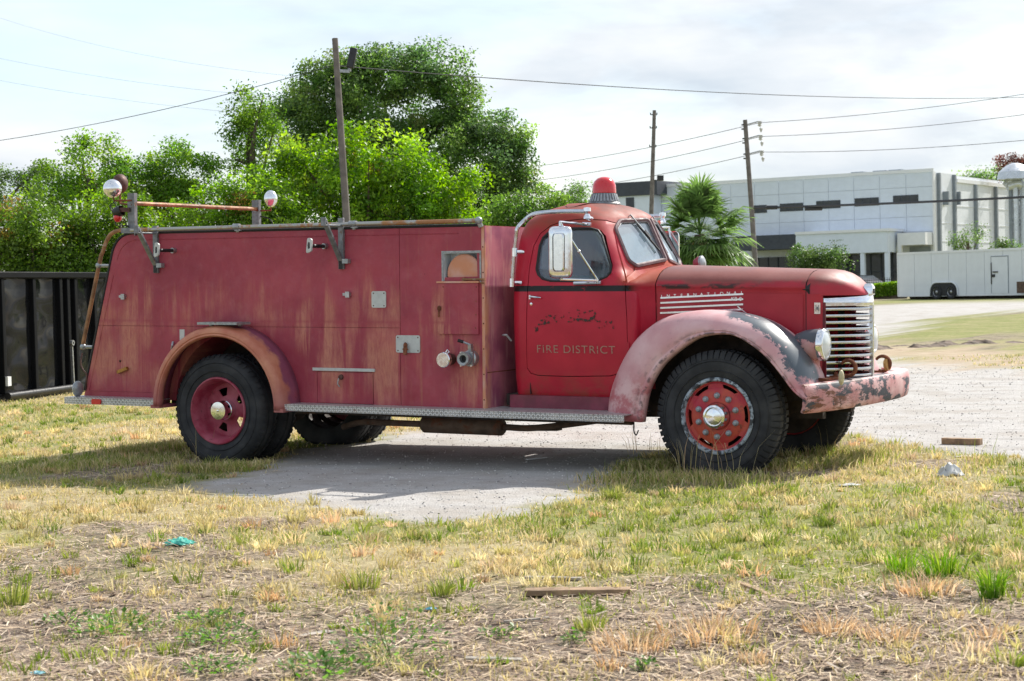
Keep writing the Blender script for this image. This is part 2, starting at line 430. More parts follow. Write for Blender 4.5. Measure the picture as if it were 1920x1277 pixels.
def wheel_pink():
    n = N('wheel_faded_red'); v = n.co()
    c = n.mix(n.rng(n.noise(v, 6, 6), .35, .65), (.28, .02, .05), (.40, .09, .13))
    c = n.mix(n.mul(n.rng(n.noise(v, 20, 6, .7), .60, .68), .8), c, (.09, .03, .03))
    return n.end(n.pbr(c, .5, 0, n.bump(n.noise(v, 40, 4), .15, .003)))
def diamond_plate():
    n = N('diamond_plate'); t = n.co((1, 1, 1)); x, y, z = n.xyz(t)
    # raised lozenges: two interleaved diagonal sets
    def loz(sgn, off):
        a = n.math('ADD', n.math('MULTIPLY', x, 46.), n.math('MULTIPLY', n.math('ADD', y, z), 46.*sgn))
        b = n.math('SUBTRACT', n.math('MULTIPLY', x, 46.), n.math('MULTIPLY', n.math('ADD', y, z), 46.*sgn))
        fa = n.math('ABSOLUTE', n.math('SUBTRACT', n.math('FRACT', n.math('ADD', n.math('MULTIPLY', a, .5), off)), .5))
        fb = n.math('ABSOLUTE', n.math('SUBTRACT', n.math('FRACT', n.math('ADD', n.math('MULTIPLY', b, .5), off)), .5))
        return n.mul(n.rng(fa, .46, .30), n.rng(fb, .20, .10))
    h = n.math('MAXIMUM', loz(1, 0.), loz(-1, .5))
    c = n.mix(h, n.mix(n.rng(n.noise(t, 9, 5), .35, .7), (.30, .30, .30), (.48, .47, .46)), (.75, .74, .73))
    c = n.mix(n.mul(n.rng(n.noise(t, 4, 7, .7), .58, .7), .7), c, (.20, .12, .08))
    return n.end(n.pbr(c, .42, .65, n.bump(h, .9, .006)))
def rail_mat():
    n = N('part_rusted_rail'); v = n.co(); x, y, z = n.xyz(v)
    f = n.rng(n.math('ADD', n.noise(n.co((.8, 1, 1)), 1.4, 2), n.rng(n.noise(v, 16, 5), .2, .8, -.08, .08)), .50, .58)
    c = n.mix(f, (.40, .39, .36), n.mix(n.noise(v, 12, 4), (.30, .12, .045), (.40, .21, .09)))
    return n.end(n.pbr(c, n.rng(f, 0, 1, .38, .65), n.rng(f, 0, 1, .75, .1), n.bump(n.noise(v, 60, 4), .2, .003)))
def lockring_mat():
    n = N('chipped_lock_ring'); v = n.co()
    c = n.mix(n.rng(n.noise(v, 14, 7, .7), .45, .55), (.045, .05, .06), (.36, .42, .48))
    return n.end(n.pbr(c, .6, .1, n.bump(n.noise(v, 40, 4), .3, .004)))
def disc_mat():
    n = N('reel_flange_paint'); v = n.co()
    c = n.mix(n.rng(n.noise(v, 5, 6), .35, .65), (.60, .25, .13), (.62, .36, .29))
    c = n.mix(n.mul(n.rng(n.noise(v, 22, 6, .75), .64, .69), .8), c, (.12, .05, .03))
    return n.end(n.pbr(c, .55, 0, n.bump(n.noise(v, 40, 4), .1, .003)))
def letter_mat(name, col, lo, hi, sc):
    n = N(name); v = n.co(); f = n.rng(n.noise(v, sc, 6, .7), lo, hi)
    p = n.pbr(col, .55, 0)
    return n.end(n.n('MixShader', {0: f, 1: n.n('BsdfTransparent').outputs[0], 2: p}).outputs[0])
def paint_pod():
    n = N('headlight_pod_paint'); v = n.co(); x, y, z = n.xyz(v)
    f = n.rng(n.math('ADD', z, n.rng(n.noise(v, 9, 6, .7), .2, .8, -.14, .14)), 1.09, 1.13)
    c = n.mix(f, n.mix(n.rng(n.noise(v, 8, 5), .3, .7), (.50, .20, .20), (.60, .36, .35)), (.07, .075, .09))
    return n.end(n.pbr(c, .5, 0, n.bump(n.noise(v, 40, 4), .12, .003)))
M['pod'] = paint_pod()
M['body'] = paint_body(); M['bodyfront'] = paint_bodyfront(); M['cab'] = paint_cab(); M['hood'] = paint_hood()
M['rfender'] = paint_rearfender(); M['ffender'] = paint_frontfender(); M['bumper'] = paint_bumper()
M['tyre'] = tyre_mat(); M['wheelred'] = wheel_red(); M['wheelpink'] = wheel_pink(); M['diamond'] = diamond_plate()
M['rail'] = rail_mat(); M['lockring'] = lockring_mat(); M['disc'] = disc_mat()
M['lug'] = simple('grey_lug_nut', (.33, .37, .40), .5, .3, .3, 40, .2)
M['grillebar'] = simple('dull_chrome', (.62, .63, .65), .20, 1., .08, 12, .0, (.16, .13, .12), -.08)
M['letter_gold'] = letter_mat('faded_letter', (.38, .19, .14), .28, .50, 30)
M['letter_dark'] = letter_mat('worn_dark_lettering', (.035, .018, .012), .44, .52, 34)
M['sillpaint'] = simple('sill_maroon', (.20, .03, .055), .5, 0, .25, 7, .1)
M['grillered'] = simple('grille_inner_red', (.16, .012, .02), .55, 0, .3, 9, .1)
# ------------------------------------------------------------------ THE FIRE TRUCK
YC = 1.02
truck = empty('fire_truck', (0, 0, 0)); truck.rotation_euler = (0, TP, 0)
tag(truck, 'old faded red fire truck with rusty bonnet parked on the gravel patch', 'fire truck')
def P3(px, py, y):
    x, z = L(px, py, y); return Vector((x, y, z))
def mir(p): return (p[0], 2*YC-p[1], p[2])
YB = .03                                     # near side of the fire body

# ---- fire body: core, skin panels
XR0, XR1, XF = -1.63, -1.24, 2.79
ZB, ZT = .53, 2.09
prof = roundpoly([(XR0, ZB), (-1.19, ZT), (XF, ZT), (XF, ZB)], [0, .26, 0, 0], 10)
def slope_x(z):
    return XR0 + (z-ZB)/(ZT-ZB)*(-1.19-XR0)
WX, WZ, WR = .155, .50, .66                  # rear wheel arch
def arch_pts(r, n=22, zb=ZB):
    a0 = math.asin(max(-1, min(1, (zb-WZ)/r)))
    return [(WX+r*math.cos(math.pi-a0-(math.pi-2*a0)*k/n), WZ+r*math.sin(math.pi-a0-(math.pi-2*a0)*k/n)) for k in range(n+1)]
arch = arch_pts(WR)
core_poly = [p for p in prof if True]
# insert arch on the bottom edge (profile runs rear-bottom -> top -> front-bottom; bottom edge closes front->rear)
core_poly = prof + list(reversed(arch))
core = MB().prism([core_poly], YB+.010, 2*YC-YB-.010).build('body_core', M['body'], truck)
# reel opening: real recess through the side
rx0, rz0 = L(826, 530, YB); rx1, rz1 = L(893, 473, YB)
cut = raw(MB().box(rx0, rx1, YB-.2, YB+.62, rz0, rz1)); boolean(core, cut); finish_mesh(core.data, M['body'], 35)
def skin(loops, name='side_panel', y=YB, t=.0095, mat=None):
    return MB().prism(loops, y, y+t).build(name, mat or M['body'], truck)
ZS, XS = L(500, 613, YB)[1], L(746, 600, YB)[0]
def slope_poly(z0, z1):
    return [p for p in prof if z0 < p[1] < z1 and p[0] < -.5]
g = .0025
up = [(slope_x(ZS)+.012, ZS+g)]+[(p[0]+.01, p[1]-.008) for p in prof if p[1] > ZS+.05 and p[0] < -.5]+[(XS-g, ZT-.008), (XS-g, ZS+g)]
skin([up])
lo = [(XR0+.012, ZB), (slope_x(ZS)+.010, ZS-g), (XS-g, ZS-g), (XS-g, ZB)]+list(reversed(arch))
# lower compartment door opening
dx0, dz1 = L(590, 696, YB); dx1, dz0 = L(699, 759, YB)
dx0 += .01
hole = [(dx0, dz0), (dx1, dz0), (dx1, dz1), (dx0, dz1)]
skin([lo, hole])
fr = [(XS+g, ZB), (XS+g, ZT-.008), (XF-.03, ZT-.008), (XF-.03, ZB)]
skin([fr, [(rx0, rz0), (rx1, rz0), (rx1, rz1), (rx0, rz1)]])
MB().box(XF-.027, XF-.001, YB-.004, YB+.02, ZB, ZT-.004).build('corner_strip', M['disc'], truck)
for k in range(7):
    MB().sphere((XF-.014, YB-.004, .62+k*.215), .0065, 8, 6).build('rivet', M['rust'], truck)
MB().box(XF-.006, XF+.004, YB+.001, 2*YC-YB-.001, ZB+.001, ZT-.003).build('front_panel', M['bodyfront'], truck)
MB().box(XF+.0045, XF+.007, YB+.02, 2*YC-YB-.02, .845, .853).build('front_seam', M['rust'], truck)
# compartment door
door = MB().box(dx0+.006, dx1-.006, YB-.003, YB+.0085, dz0+.006, dz1-.005).build('compartment_door', M['body'], truck)
hx, hz = L(640, 700, YB); hx2, _ = L(701, 700, YB); hx1, hzz = L(585, 692, YB)
MB().box(hx1, hx2, YB-.014, YB-.0005, hzz-.012, hzz+.014).build('hinge_strip', M['alu'], door)
cx_, cz_ = L(638, 707, YB)
MB().lathe([(.001, -.02), (.022, -.018), (.024, 0)], (cx_, YB-.003, cz_), (0, 1, 0), 14).build('latch', M['browniron'], door)
MB().tube([(cx_-.012, YB-.03, cz_-.01), (cx_-.02, YB-.035, cz_-.06), (cx_-.008, YB-.02, cz_-.085)], .006, 6).build('latch_handle', M['steel'], door)
# reel hatch with lower lid, galvanised liner and reel
frm = MB()
t = .014
frm.box(rx0-t, rx1+t, YB-.006, YB+.012, rz1, rz1+t).box(rx0-t, rx0, YB-.006, YB+.012, rz0, rz1).box(rx1, rx1+t, YB-.006, YB+.012, rz0, rz1)
frm.build('reel_window_frame', M['galv'], truck)
M['liner'] = simple('galvanised_liner', (.62, .68, .72), .4, .15, .15, 10, .1)
MB().box(rx0+.0065, rx1-.001, YB+.12, YB+.13, rz0+.001, rz1-.0065).build('reel_back_plate', M['liner'], truck)
MB().box(rx0+.002, rx0+.006, YB+.0, YB+.5, rz0, rz1).build('reel_side_liner', M['liner'], truck)
MB().box(rx0+.007, rx1-.002, YB+.0, YB+.5, rz1-.006, rz1-.002).build('reel_top_liner', M['liner'], truck)
reel = MB().lathe([(.001, 0), (.160, 0), (.168, .008), (.160, .016), (.001, .016)], ((rx0+rx1)/2+.008, YB+.03, rz1-.012-.168), (0, 1, 0), 40).build('hose_reel', M['disc'], truck)
# the reel sinks below the sill inside the body; its lower part is hidden by the lid
axx, axz = L(864, 524, YB-.01)
MB().tube([(axx, YB+.03, axz), (axx, YB-.02, axz)], .016, 10).tube([(axx, YB-.016, axz), (axx+.20, YB-.016, axz)], .009, 8).tube([(axx+.17, YB-.018, axz-.03), (axx+.20, YB-.018, axz-.03)], .008, 8).build('reel_crank', M['rustpipe'], reel)
a = L(817, 531, YB); b = L(899, 627, YB)
lid = MB().box(a[0], b[0]-.02, YB-.022, YB-.0005, b[1], a[1]).build('reel_lid', M['body'], truck, bevel=.003)
MB().box(a[0]-.005, b[0]-.01, YB-.03, YB-.0005, a[1]+.0005, a[1]+.016).build('lid_edge', M['disc'], lid)
q = L(822, 578, YB)
MB().sphere((q[0], YB-.03, q[1]), .020, 10, 8, (1, .6, 1.2)).tube([(q[0], YB-.035, q[1]-.01), (q[0]-.004, YB-.032, q[1]-.075)], .007, 6).build('lid_latch', M['rust'], lid)
for (px, py) in ((890, 538), (890, 565), (890, 590), (890, 615), (828, 538)):
    q = L(px, py, YB); MB().sphere((q[0], YB-.0225, q[1]), .006, 8, 6, (1, .5, 1)).build('rivet', M['rust'], lid)
# white plates
def plate(px0, py0, px1, py1, name):
    a = L(px0, py1, YB); b = L(px1, py0, YB)
    o = MB().prism([roundpoly([(a[0], a[1]), (b[0], a[1]), (b[0], b[1]), (a[0], b[1])], .018, 3)], YB-.007, YB-.0006).build(name, M['alu'], truck)
    for X in (a[0]+.02, b[0]-.02):
        for Z in (a[1]+.018, b[1]-.018): MB().sphere((X, YB-.007, Z), .0065, 8, 6, (1, .5, 1)).build('screw', M['browniron'], o)
    return o, (a[0]+b[0])/2, (a[1]+b[1])/2
plate(693, 546, 719, 577, 'cover_plate')
o, px_, pz_ = plate(740, 629, 784, 661, 'catch_plate')
q = L(760, 652, YB)
MB().sphere((q[0], YB-.03, q[1]+.02), .022, 10, 8, (.8, .9, 1.3)).bar((q[0], YB-.03, q[1]+.01), (q[0]+.004, YB-.045, q[1]-.06), .03, .022).bar((q[0]-.026, YB-.03, q[1]-.012), (q[0]+.026, YB-.03, q[1]-.012), .012, .012).build('catch', M['rust'], o)
# pump outlets
def P(px, py, y): return L(px, py, y)
cx_, cz_ = L(826, 675, YB-.16)
cp = MB(); cp.lathe([(.001, -.155), (.060, -.155), (.066, -.148), (.066, -.112), (.058, -.108)], (cx_, YB, cz_), (0, 1, 0), 28).build('outlet_cap', M['chrome'], truck)
MB().lathe([(.055, -.11), (.055, -.05), (.047, -.045), (.047, -.001)], (cx_, YB, cz_), (0, 1, 0), 24).build('outlet_pipe', M['browniron'], truck)
MB().tube([(cx_+.02, YB-.13, cz_+.066), (cx_+.035, YB-.135, cz_+.085), (cx_+.05, YB-.125, cz_+.07), (cx_+.03, YB-.12, cz_+.06)], .006, 6).build('cap_ring', M['chrome'], truck)
cx_, cz_ = L(866, 673, YB-.15)
val = MB().lathe([(.066, -.001), (.070, -.02), (.068, -.06), (.05, -.075), (.05, -.12)], (cx_, YB, cz_), (0, 1, 0), 24).box(cx_-.062, cx_+.062, YB-.105, YB-.085, cz_-.058, cz_+.058).build('discharge_valve', M['steel'], truck)
MB().lathe([(.032, -.11), (.034, -.165), (.055, -.168), (.058, -.16), (.058, -.12), (.052, -.105)], (cx_, YB, cz_), (0, 1, 0), 24).build('valve_nozzle', M['galv'], val)
MB().lathe([(.001, -.125), (.04, -.125)], (cx_, YB, cz_), (0, 1, 0), 16).build('valve_bore', M['rubber'], val)
for (dx, dz) in ((-.05, -.06), (.05, -.06), (.05, .05), (-.05, .05)):
    MB().tube([(cx_+dx, YB-.082, cz_+dz), (cx_+dx, YB-.115, cz_+dz)], .008, 6).build('bolt', M['chrome'], val)
MB().bar((cx_+.02, YB-.06, cz_+.06), (cx_+.02, YB-.07, cz_+.12), .04, .03).tube([(cx_+.02, YB-.07, cz_+.115), (cx_-.03, YB-.10, cz_+.14)], .010, 8).build('valve_lever', M['steel'], val)
MB().tube([(cx_-.03, YB-.10, cz_+.14), (cx_-.07, YB-.125, cz_+.155)], .014, 8).build('lever_grip', M['rubber'], val)
# small catches on the side, brass latch
for (px, py) in ((228, 556), (648, 552)):
    q = L(px, py, YB)
    MB().box(q[0]-.05, q[0]+.03, YB-.014, YB-.0006, q[1]-.012, q[1]+.012).box(q[0]-.01, q[0]+.03, YB-.035, YB-.014, q[1]-.028, q[1]+.024).build('hook_bracket', M['steel'], truck)
q = L(230, 694, YB)
MB().bar((q[0]-.06, YB-.02, q[1]-.02), (q[0]+.06, YB-.02, q[1]+.02), .03, .03).build('brass_latch', simple('tarnished_brass', (.33, .17, .05), .45, .8, .3, 15, .2), truck)
q = L(223, 677, YB); MB().sphere((q[0], YB, q[1]), .012, 8, 6).build('bolt_head', M['browniron'], truck)
# thin faint trim lines: raised door-frame rib near the top, rear edge rib
MB().tube([(p[0]+.06, YB-.001, p[1]-.06) for p in prof if p[0] < -.5 and p[1] > 1.5]+[(-.4, YB-.001, ZT-.062), (XF-.25, YB-.001, ZT-.062)], .004, 5).build('panel_rib', M['body'], truck)
MB().tube([(slope_x(.56)+.07, YB-.001, .60), (slope_x(1.7)+.07, YB-.001, 1.7)], .004, 5).build('panel_rib', M['body'], truck)
MB().tube([(slope_x(.6)+.07, YB-.001, .60), (-.52, YB-.001, .60)], .004, 5).build('panel_rib', M['body'], truck)
# dark rounded trim along the top edge and down the tail
for s in (0, 1):
    pts = [(p[0], YB+.004, p[1]+.004) for p in prof if p[1] > .6 and p[0] < 2.0]+[(XF-.06, YB+.004, ZT+.006)]
    pts = [(slope_x(.6)-.004, YB+.004, .6)]+pts
    if s: pts = [mir(p) for p in pts]
    MB().tube(pts, .013, 8).build('edge_trim', M['rubber'], truck)
q0 = L(203, 455, YB)
# ---- handrails
YH = YB-.03
zrail = L(600, 421, YH)[1]
rx = L(240, 432, YH)[0]; rf = L(888, 410, YH)[0]
rail = MB().tube([(rx, YH, zrail-.01), (rf, YH, zrail)], .019, 12).build('top_rail', M['rail'], truck)
MB().sphere((rf+.01, YH, zrail), .033, 14, 10).tube([(rf+.01, YH, zrail), (rf+.02, YH+.02, ZT-.01)], .022, 10).build('rail_end', M['galv'], rail)
for px in (437, 655):
    X = L(px, 425, YH)[0]
    MB().tube([(X-.035, YH, zrail), (X+.035, YH, zrail)], .026, 12).tube([(X, YH, zrail), (X, YH+.02, ZT-.005)], .018, 10).lathe([(.001, .005), (.04, .005), (.04, -.003)], (X, YH+.03, ZT+.006), (0, 0, 1), 12).build('rail_post', M['galv'], rail)
tp = [P3(px, py, YB) for (px, py) in ((236, 432), (222, 432), (209, 435), (199, 443), (192, 458), (187, 474), (181, 495), (151, 655))]
gr = MB().tube(smooth_path(tp, 5), .019, 10).build('tail_grab_rail', M['rustpipe'], truck)
for (px, py) in ((180, 498), (153, 650)):
    p = P3(px, py, YB); MB().tube([p+Vector((-.01, 0, 0)), p+Vector((.10, .03, -.005))], .016, 8).sphere(p, .030, 12, 8).build('rail_socket', M['galv'], gr)
p = P3(151, 662, YB)
MB().tube(smooth_path([p, p+Vector((.0, -.02, -.1)), p+Vector((.03, -.02, -.16)), p+Vector((.07, -.02, -.20)), p+Vector((.07, -.02, -.25)), p+Vector((.04, .0, -.36))], 4), .007, 6).build('tail_cable', M['browniron'], truck)
# ---- rear lamp frame
yn, yf = YB+.01, 2*YC-YB-.01
pb = P3(243, 437, yn)
post = []
for y in (yn, yf):
    zt = 2.47
    o = MB().box(pb.x-.055, pb.x+.045, y-.004, y+.004, ZT-.02, zt).box(pb.x+.046, pb.x+.054, y-.035, y+.005, ZT-.02, zt).box(pb.x-.10, pb.x+.09, y-.05, y+.05, ZT+.003, ZT+.055).build('lamp_post', M['postmetal'], truck)
    post.append(o)
MB().tube([(pb.x+.02, yn+.006, 2.375), (pb.x+.02, yf-.006, 2.375)], .019, 10).build('cross_bar', M['rustpipe'], truck)
def spot(c, r, mat, name, parent, sc=(1, 1, 1)):
    return MB().sphere(c, r, 22, 14, sc).build(name, mat, parent, smooth=60)
c1 = P3(204, 354, yn-.05)
sp = spot(c1, .088, M['chrome'], 'spot_lamp', truck)
MB().tube([c1+Vector((0, 0, -.08)), c1+Vector((.02, 0, -.115)), (pb.x, yn, c1.z-.115)], .009, 6).build('lamp_arm', M['rust'], sp)
c2 = P3(218, 345, yn+.13)
sp2 = spot(c2, .085, M['browniron'], 'spot_lamp', truck, (.8, 1, 1.1))
MB().tube([c2+Vector((.0, 0, -.08)), c2+Vector((.04, -.05, -.19)), (pb.x, yn, 2.36)], .010, 6).build('lamp_arm', M['rust'], sp2)
c3 = P3(501, 373, yf)
sp3 = spot(c3, .07, M['chrome'], 'spot_lamp', truck, (1, 1, 1.25))
MB().tube([c3+Vector((0, 0, -.07)), (c3.x, c3.y, c3.z-.12), (pb.x, yf, c3.z-.12)], .009, 6).build('lamp_arm', M['rust'], sp3)
c4 = P3(214, 398, yn-.03)
o = MB().lathe([(.05, .05), (.052, .0), (.045, -.03), (.001, -.045)], c4, (1, .2, .35), 18).build('tail_lamp', M['blackmetal'], truck)
MB().sphere(c4+Vector((-.0, 0, -.05)), .047, 14, 10, (.8, .9, 1)).build('red_lens', M['redlens'], o)
MB().bar(c4+Vector((.03, .0, .02)), (pb.x-.02, yn, c4.z+.02), .05, .04).build('lamp_arm', M['browniron'], o)
MB().tube(smooth_path([c4+Vector((-.03, 0, -.08)), c4+Vector((.0, -.01, -.13)), c4+Vector((.1, 0, -.13)), (pb.x-.03, yn, ZT+.05)], 5), .006, 6).tube(smooth_path([c4+Vector((-.06, 0, .0)), c4+Vector((-.09, 0, .06)), c4+Vector((-.04, 0, .09)), c4+Vector((.0, 0, .03))], 5), .005, 6).build('lamp_wire', M['rubber'], o)
MB().tube(smooth_path([(pb.x+.05, yf, 2.3), (pb.x+.16, yf, 2.27), (pb.x+.2, yf, 2.2), (pb.x+.08, yf, 2.12)], 5), .007, 6).build('lamp_wire', M['rubber'], sp3)
# ---- ladder brackets and hose hangers
for (px, pt, pb_) in ((285, 424, 512), (632, 409, 505)):
    x, zt = L(px, pt, YB-.02); _, zb = L(px, pb_, YB-.02)
    ob = MB()
    ob.box(x-.026, x+.026, YB-.030, YB-.0006, zb, zt)
    ob.box(x-.024, x+.024, YB-.29, YB-.030, zt-.075, zt-.062)
    ob.bar((x, YB-.285, zt-.02), (x, YB-.03, zb+.075), .048, .02, up=(0, 0, 1))
    ob.box(x-.024, x+.024, YB-.30, YB-.285, zt-.075, zt-.0)
    o = ob.build('ladder_bracket', M['postmetal'], truck, bevel=.002)
    MB().box(x-.020, x+.020, YB-.034, YB-.0305, zb+.002, zb+.075).build('bracket_slot', M['rubber'], o)
    MB().box(x+.0265, x+.085, YB-.05, YB-.0006, zb+.05, zb+.09).build('bracket_tab', M['galv'], o)
for (px, py) in ((322, 470), (605, 462)):
    x, z = L(px, py, YB)
    h = MB().tube([(x, YB-.001, z), (x, YB-.25, z)], .017, 12).build('hose_hanger', M['rubber'], truck)
    MB().lathe([(.026, -.04), (.026, 0)], (x, YB, z), (0, 1, 0), 14, capends=True).build('hanger_socket', M['steel'], h)
    outer = roundpoly([(x-.03, z-.07), (x+.03, z-.045), (x+.035, z+.06), (x-.012, z+.075)], .022, 4)
    inner = roundpoly([(x-.010, z-.03), (x+.014, z-.02), (x+.014, z+.03), (x-.004, z+.035)], .008, 3)
    MB().prism([outer, inner], YB-.272, YB-.252).build('hanger_paddle', M['alu'], h, bevel=.003)
    MB().prism([inner], YB-.268, YB-.256).build('paddle_slot', M['blackmetal'], h)
# ---- rear fenders (both sides)
def sweep_arch(cx, cz, sec, a0, a1, n=40, side=0, sx=1.0):
    rings = []
    for k in range(n+1):
        a = a0+(a1-a0)*k/n
        rings.append([(cx+(r)*math.cos(a)*sx, y, cz+r*math.sin(a)) for (r, y) in sec])
    if side: rings = [[mir(p) for p in r] for r in rings]
    return rings
secR = [(.655, -.16), (.640, -.20), (.640, -.232), (.652, -.243), (.668, -.236), (.674, -.243), (.695, -.242), (.715, -.230), (.730, -.20), (.737, -.15), (.740, -.05), (.742, YB+.012)]
for side in (0, 1):
    rf_ = MB().loft(sweep_arch(WX, WZ, secR, math.pi+.01, -.01, 44, side), closed=False).build('rear_fender', M['rfender'], truck, smooth=50)
    m = rf_.modifiers.new('s', 'SOLIDIFY'); m.thickness = .006; m.offset = 0
    ws = [(r-.004, y) for r, y in ((.735, .05), (.735, .52), (.2, .53))]
    MB().loft(sweep_arch(WX, WZ, ws, math.pi+.01, -.01, 30, side), closed=False).build('wheel_well', M['chassis'], truck)
    for xs in (WX-.742, WX+.642):      # closed foot of the fender
        e0 = MB().box(xs, xs+.10, -.238, YB, .475, .505)
        if side: e0.v = [mir(p) for p in e0.v]
        e0.build('fender_foot', M['rfender'], truck)
a = P3(378, 608, -.14); b = P3(452, 608, -.14)
zf = WZ+.742
MB().box(a.x, b.x, -.235, -.03, zf+.004, zf+.026).bar((a.x+.06, -.10, zf-.01), (a.x+.06, -.10, zf+.01), .03, .03).bar((b.x-.06, -.10, zf-.01), (b.x-.06, -.10, zf+.01), .03, .03).build('fender_step', M['galv'], truck)
q = L(338, 628, -.12); MB().box(q[0]-.025, q[0]+.03, -.125, -.12, q[1]-.05, q[1]+.05).build('fender_tag', M['alu'], truck)
q = L(322, 648, YB); MB().tube([(q[0], YB-.005, q[1]+.035), (q[0]+.01, YB-.03, q[1]), (q[0]-.005, YB-.02, q[1]-.04)], .010, 6).build('latch_hook', M['steel'], truck)
# ---- running boards and tail step
YE = -.20
zb1 = L(840, 768, YE)[1]
bx0, bx1 = L(512, 765, YE)[0]+.005, L(1168, 790, YE)[0]
for side in (0, 1):
    def side_box(mb):
        if side: mb.v = [mir(p) for p in mb.v]
        return mb
    rb = side_box(MB().box(bx0, bx1, YE, .34, zb1-.008, zb1).box(bx0, bx1, YE, YE+.006, zb1-.058, zb1-.0085)).build('running_board', M['diamond'], truck)
    sx0, sx1 = L(119, 748, YE)[0], WX-.735
    side_box(MB().box(sx0, sx1, YE, YB+.05, zb1-.008, zb1).box(sx0, sx1, YE, YE+.006, zb1-.062, zb1-.0085)).build('tail_step', M['diamond'], truck)
    side_box(MB().box(bx0+.05, bx1-.05, .05, .12, zb1-.10, zb1-.0085)).build('board_rail', M['chassis'], truck)
MB().box(sx0, XR0+.16, YB+.051, 2*YC-YB-.051, zb1-.008, zb1).box(sx0, sx0+.006, YE+.007, 2*YC-YE-.007, zb1-.062, zb1-.0085).build('tail_step', M['diamond'], truck)
q = L(180, 753, YE); MB().prism([roundpoly([(q[0]-.055, q[1]-.025), (q[0]+.055, q[1]-.025), (q[0]+.055, q[1]+.025), (q[0]-.055, q[1]+.025)], .015, 3)], YE-.014, YE-.0005).build('side_marker', M['redlens'], truck)
q = P3(144, 729, -.1); MB().sphere(q, .075, 16, 12, (.55, .9, 1.0)).tube([q+Vector((0, 0, -.06)), (q.x, q.y, zb1+.001)], .02, 8).build('step_lamp', M['galv'], truck)
# ---- chassis
ch = MB()
for y in (.60, 1.44-.08):
    ch.box(-1.5, 5.55, y, y+.08, .50, .70)
ch.box(-1.4, -1.3, .6, 1.44, .5, .68).box(2.2, 2.3, .6, 1.44, .5, .66)
ch.build('chassis_frame', M['chassis'], truck)
MB().box(-1.5, 2.75, .12, 1.92, .54, .56).build('body_floor', M['chassis'], truck)
MB().tube([(.09, .25, .455), (.09, 1.80, .455)], .07, 12).sphere((.09, YC, .455), .19, 16, 12).build('rear_axle', M['chassis'], truck)
MB().bar((4.878, .25, .50), (4.878, 1.80, .50), .09, .08).build('front_axle', M['chassis'], truck)
MB().tube([(.25, YC, .5), (3.0, YC, .62)], .045, 10).build('drive_shaft', M['chassis'], truck)
a = P3(792, 797, .30); b = P3(943, 799, .30)
mz = (a.z+b.z)/2
MB().lathe([(.02, 0), (.06, .0), (.075, .02), (.075, b.x-a.x-.02), (.06, b.x-a.x), (.02, b.x-a.x)], (a.x, .30, mz), (1, 0, 0), 20).build('muffler', M['muffler'], truck)
MB().tube(smooth_path([(b.x+.9, .55, mz+.08), (b.x+.3, .36, mz), (b.x, .30, mz)], 5), .028, 8).tube(smooth_path([(a.x, .30, mz), (a.x-.4, .30, mz), (a.x-.75, .45, mz-.02), (a.x-1.0, .55, mz-.08)], 6), .028, 8).build('exhaust_pipe', M['muffler'], truck)
a = P3(1004, 804, .5); b = P3(1048, 804, .5)
MB().bar(a, b, .10, .03).build('step_bracket', M['muffler'], truck)
a = P3(1187, 795, .15)
MB().tube(smooth_path([a, a+Vector((.0, 0, -.06)), a+Vector((.02, 0, -.09)), a+Vector((.04, 0, -.05))], 4), .006, 6).build('hanging_hook', M['rubber'], truck)
M['downgrey'] = simple('grey_mark', (.12, .13, .15), .5, 0, .1, 5, 0)
# ---- cab shell
SL = [ # z, x_rear, x_front at corner, bow at centre, half width, rear radius, front radius
 (.645, 2.955, 4.09, .0, .765, .07, .04), (.80, 2.945, 4.10, .0, .80, .09, .04), (1.2, 2.935, 4.10, .0, .825, .11, .04),
 (1.50, 2.925, 4.09, .0, .815, .12, .06), (1.62, 2.925, 4.00, .08, .800, .13, .11), (1.70, 2.925, 3.905, .165, .788, .13, .14), (1.80, 2.925, 3.855, .175, .768, .14, .15),
 (1.95, 2.925, 3.775, .185, .732, .16, .16), (2.05, 2.935, 3.72, .195, .698, .18, .17), (2.115, 2.95, 3.685, .20, .668, .20, .19),
 (2.165, 2.98, 3.665, .19, .628, .23, .21), (2.21, 3.03, 3.63, .16, .568, .26, .24), (2.25, 3.11, 3.57, .12, .475, .28, .26), (2.277, 3.20, 3.50, .07, .365, .24, .24), (2.288, 3.30, 3.43, .02, .21, .15, .15)]
def cab_ring(z, xr, xf, bow, v, rr, rf, ins=0.):
    xr += ins; xf -= ins; v -= ins
    h = []
    for k in range(5): h.append((xr, (v-rr)*k/5))
    for k in range(7):
        a = math.pi/2*k/6; h.append((xr+rr*(1-math.cos(a)), v-rr+rr*math.sin(a)))
    xs0, xs1 = xr+rr, xf-rf
    for k in range(1, 7): h.append((xs0+(xs1-xs0)*k/7, v))
    for k in range(9):
        a = math.pi/2*k/8; vv = v-rf+rf*math.cos(a); h.append((xf-rf+rf*math.sin(a)+bow*(1-vv/v), vv))
    for k in range(1, 6):
        vv = (v-rf)*(1-k/5); h.append((xf+bow*(1-vv/v), vv))
    ring = [(x, YC-vv, z) for x, vv in h]
    ring += [(x, YC+vv, z) for x, vv in reversed(h[1:-1])]
    return ring
def interp_sl(z):
    for a, b in zip(SL, SL[1:]):
        if a[0] <= z <= b[0]:
            t = (z-a[0])/(b[0]-a[0]); return [a[i]+(b[i]-a[i])*t for i in range(7)]
    return SL[0] if z < SL[0][0] else SL[-1]
def side_v(z): return interp_sl(z)[4]
def front_x(v, z):
    s = interp_sl(z); vm, rf = s[4], s[6]; x = s[2]
    c = v-(vm-rf)
    if c > 0: x = s[2]-rf+math.sqrt(max(0, rf*rf-c*c))
    return x+s[3]*(1-v/vm)
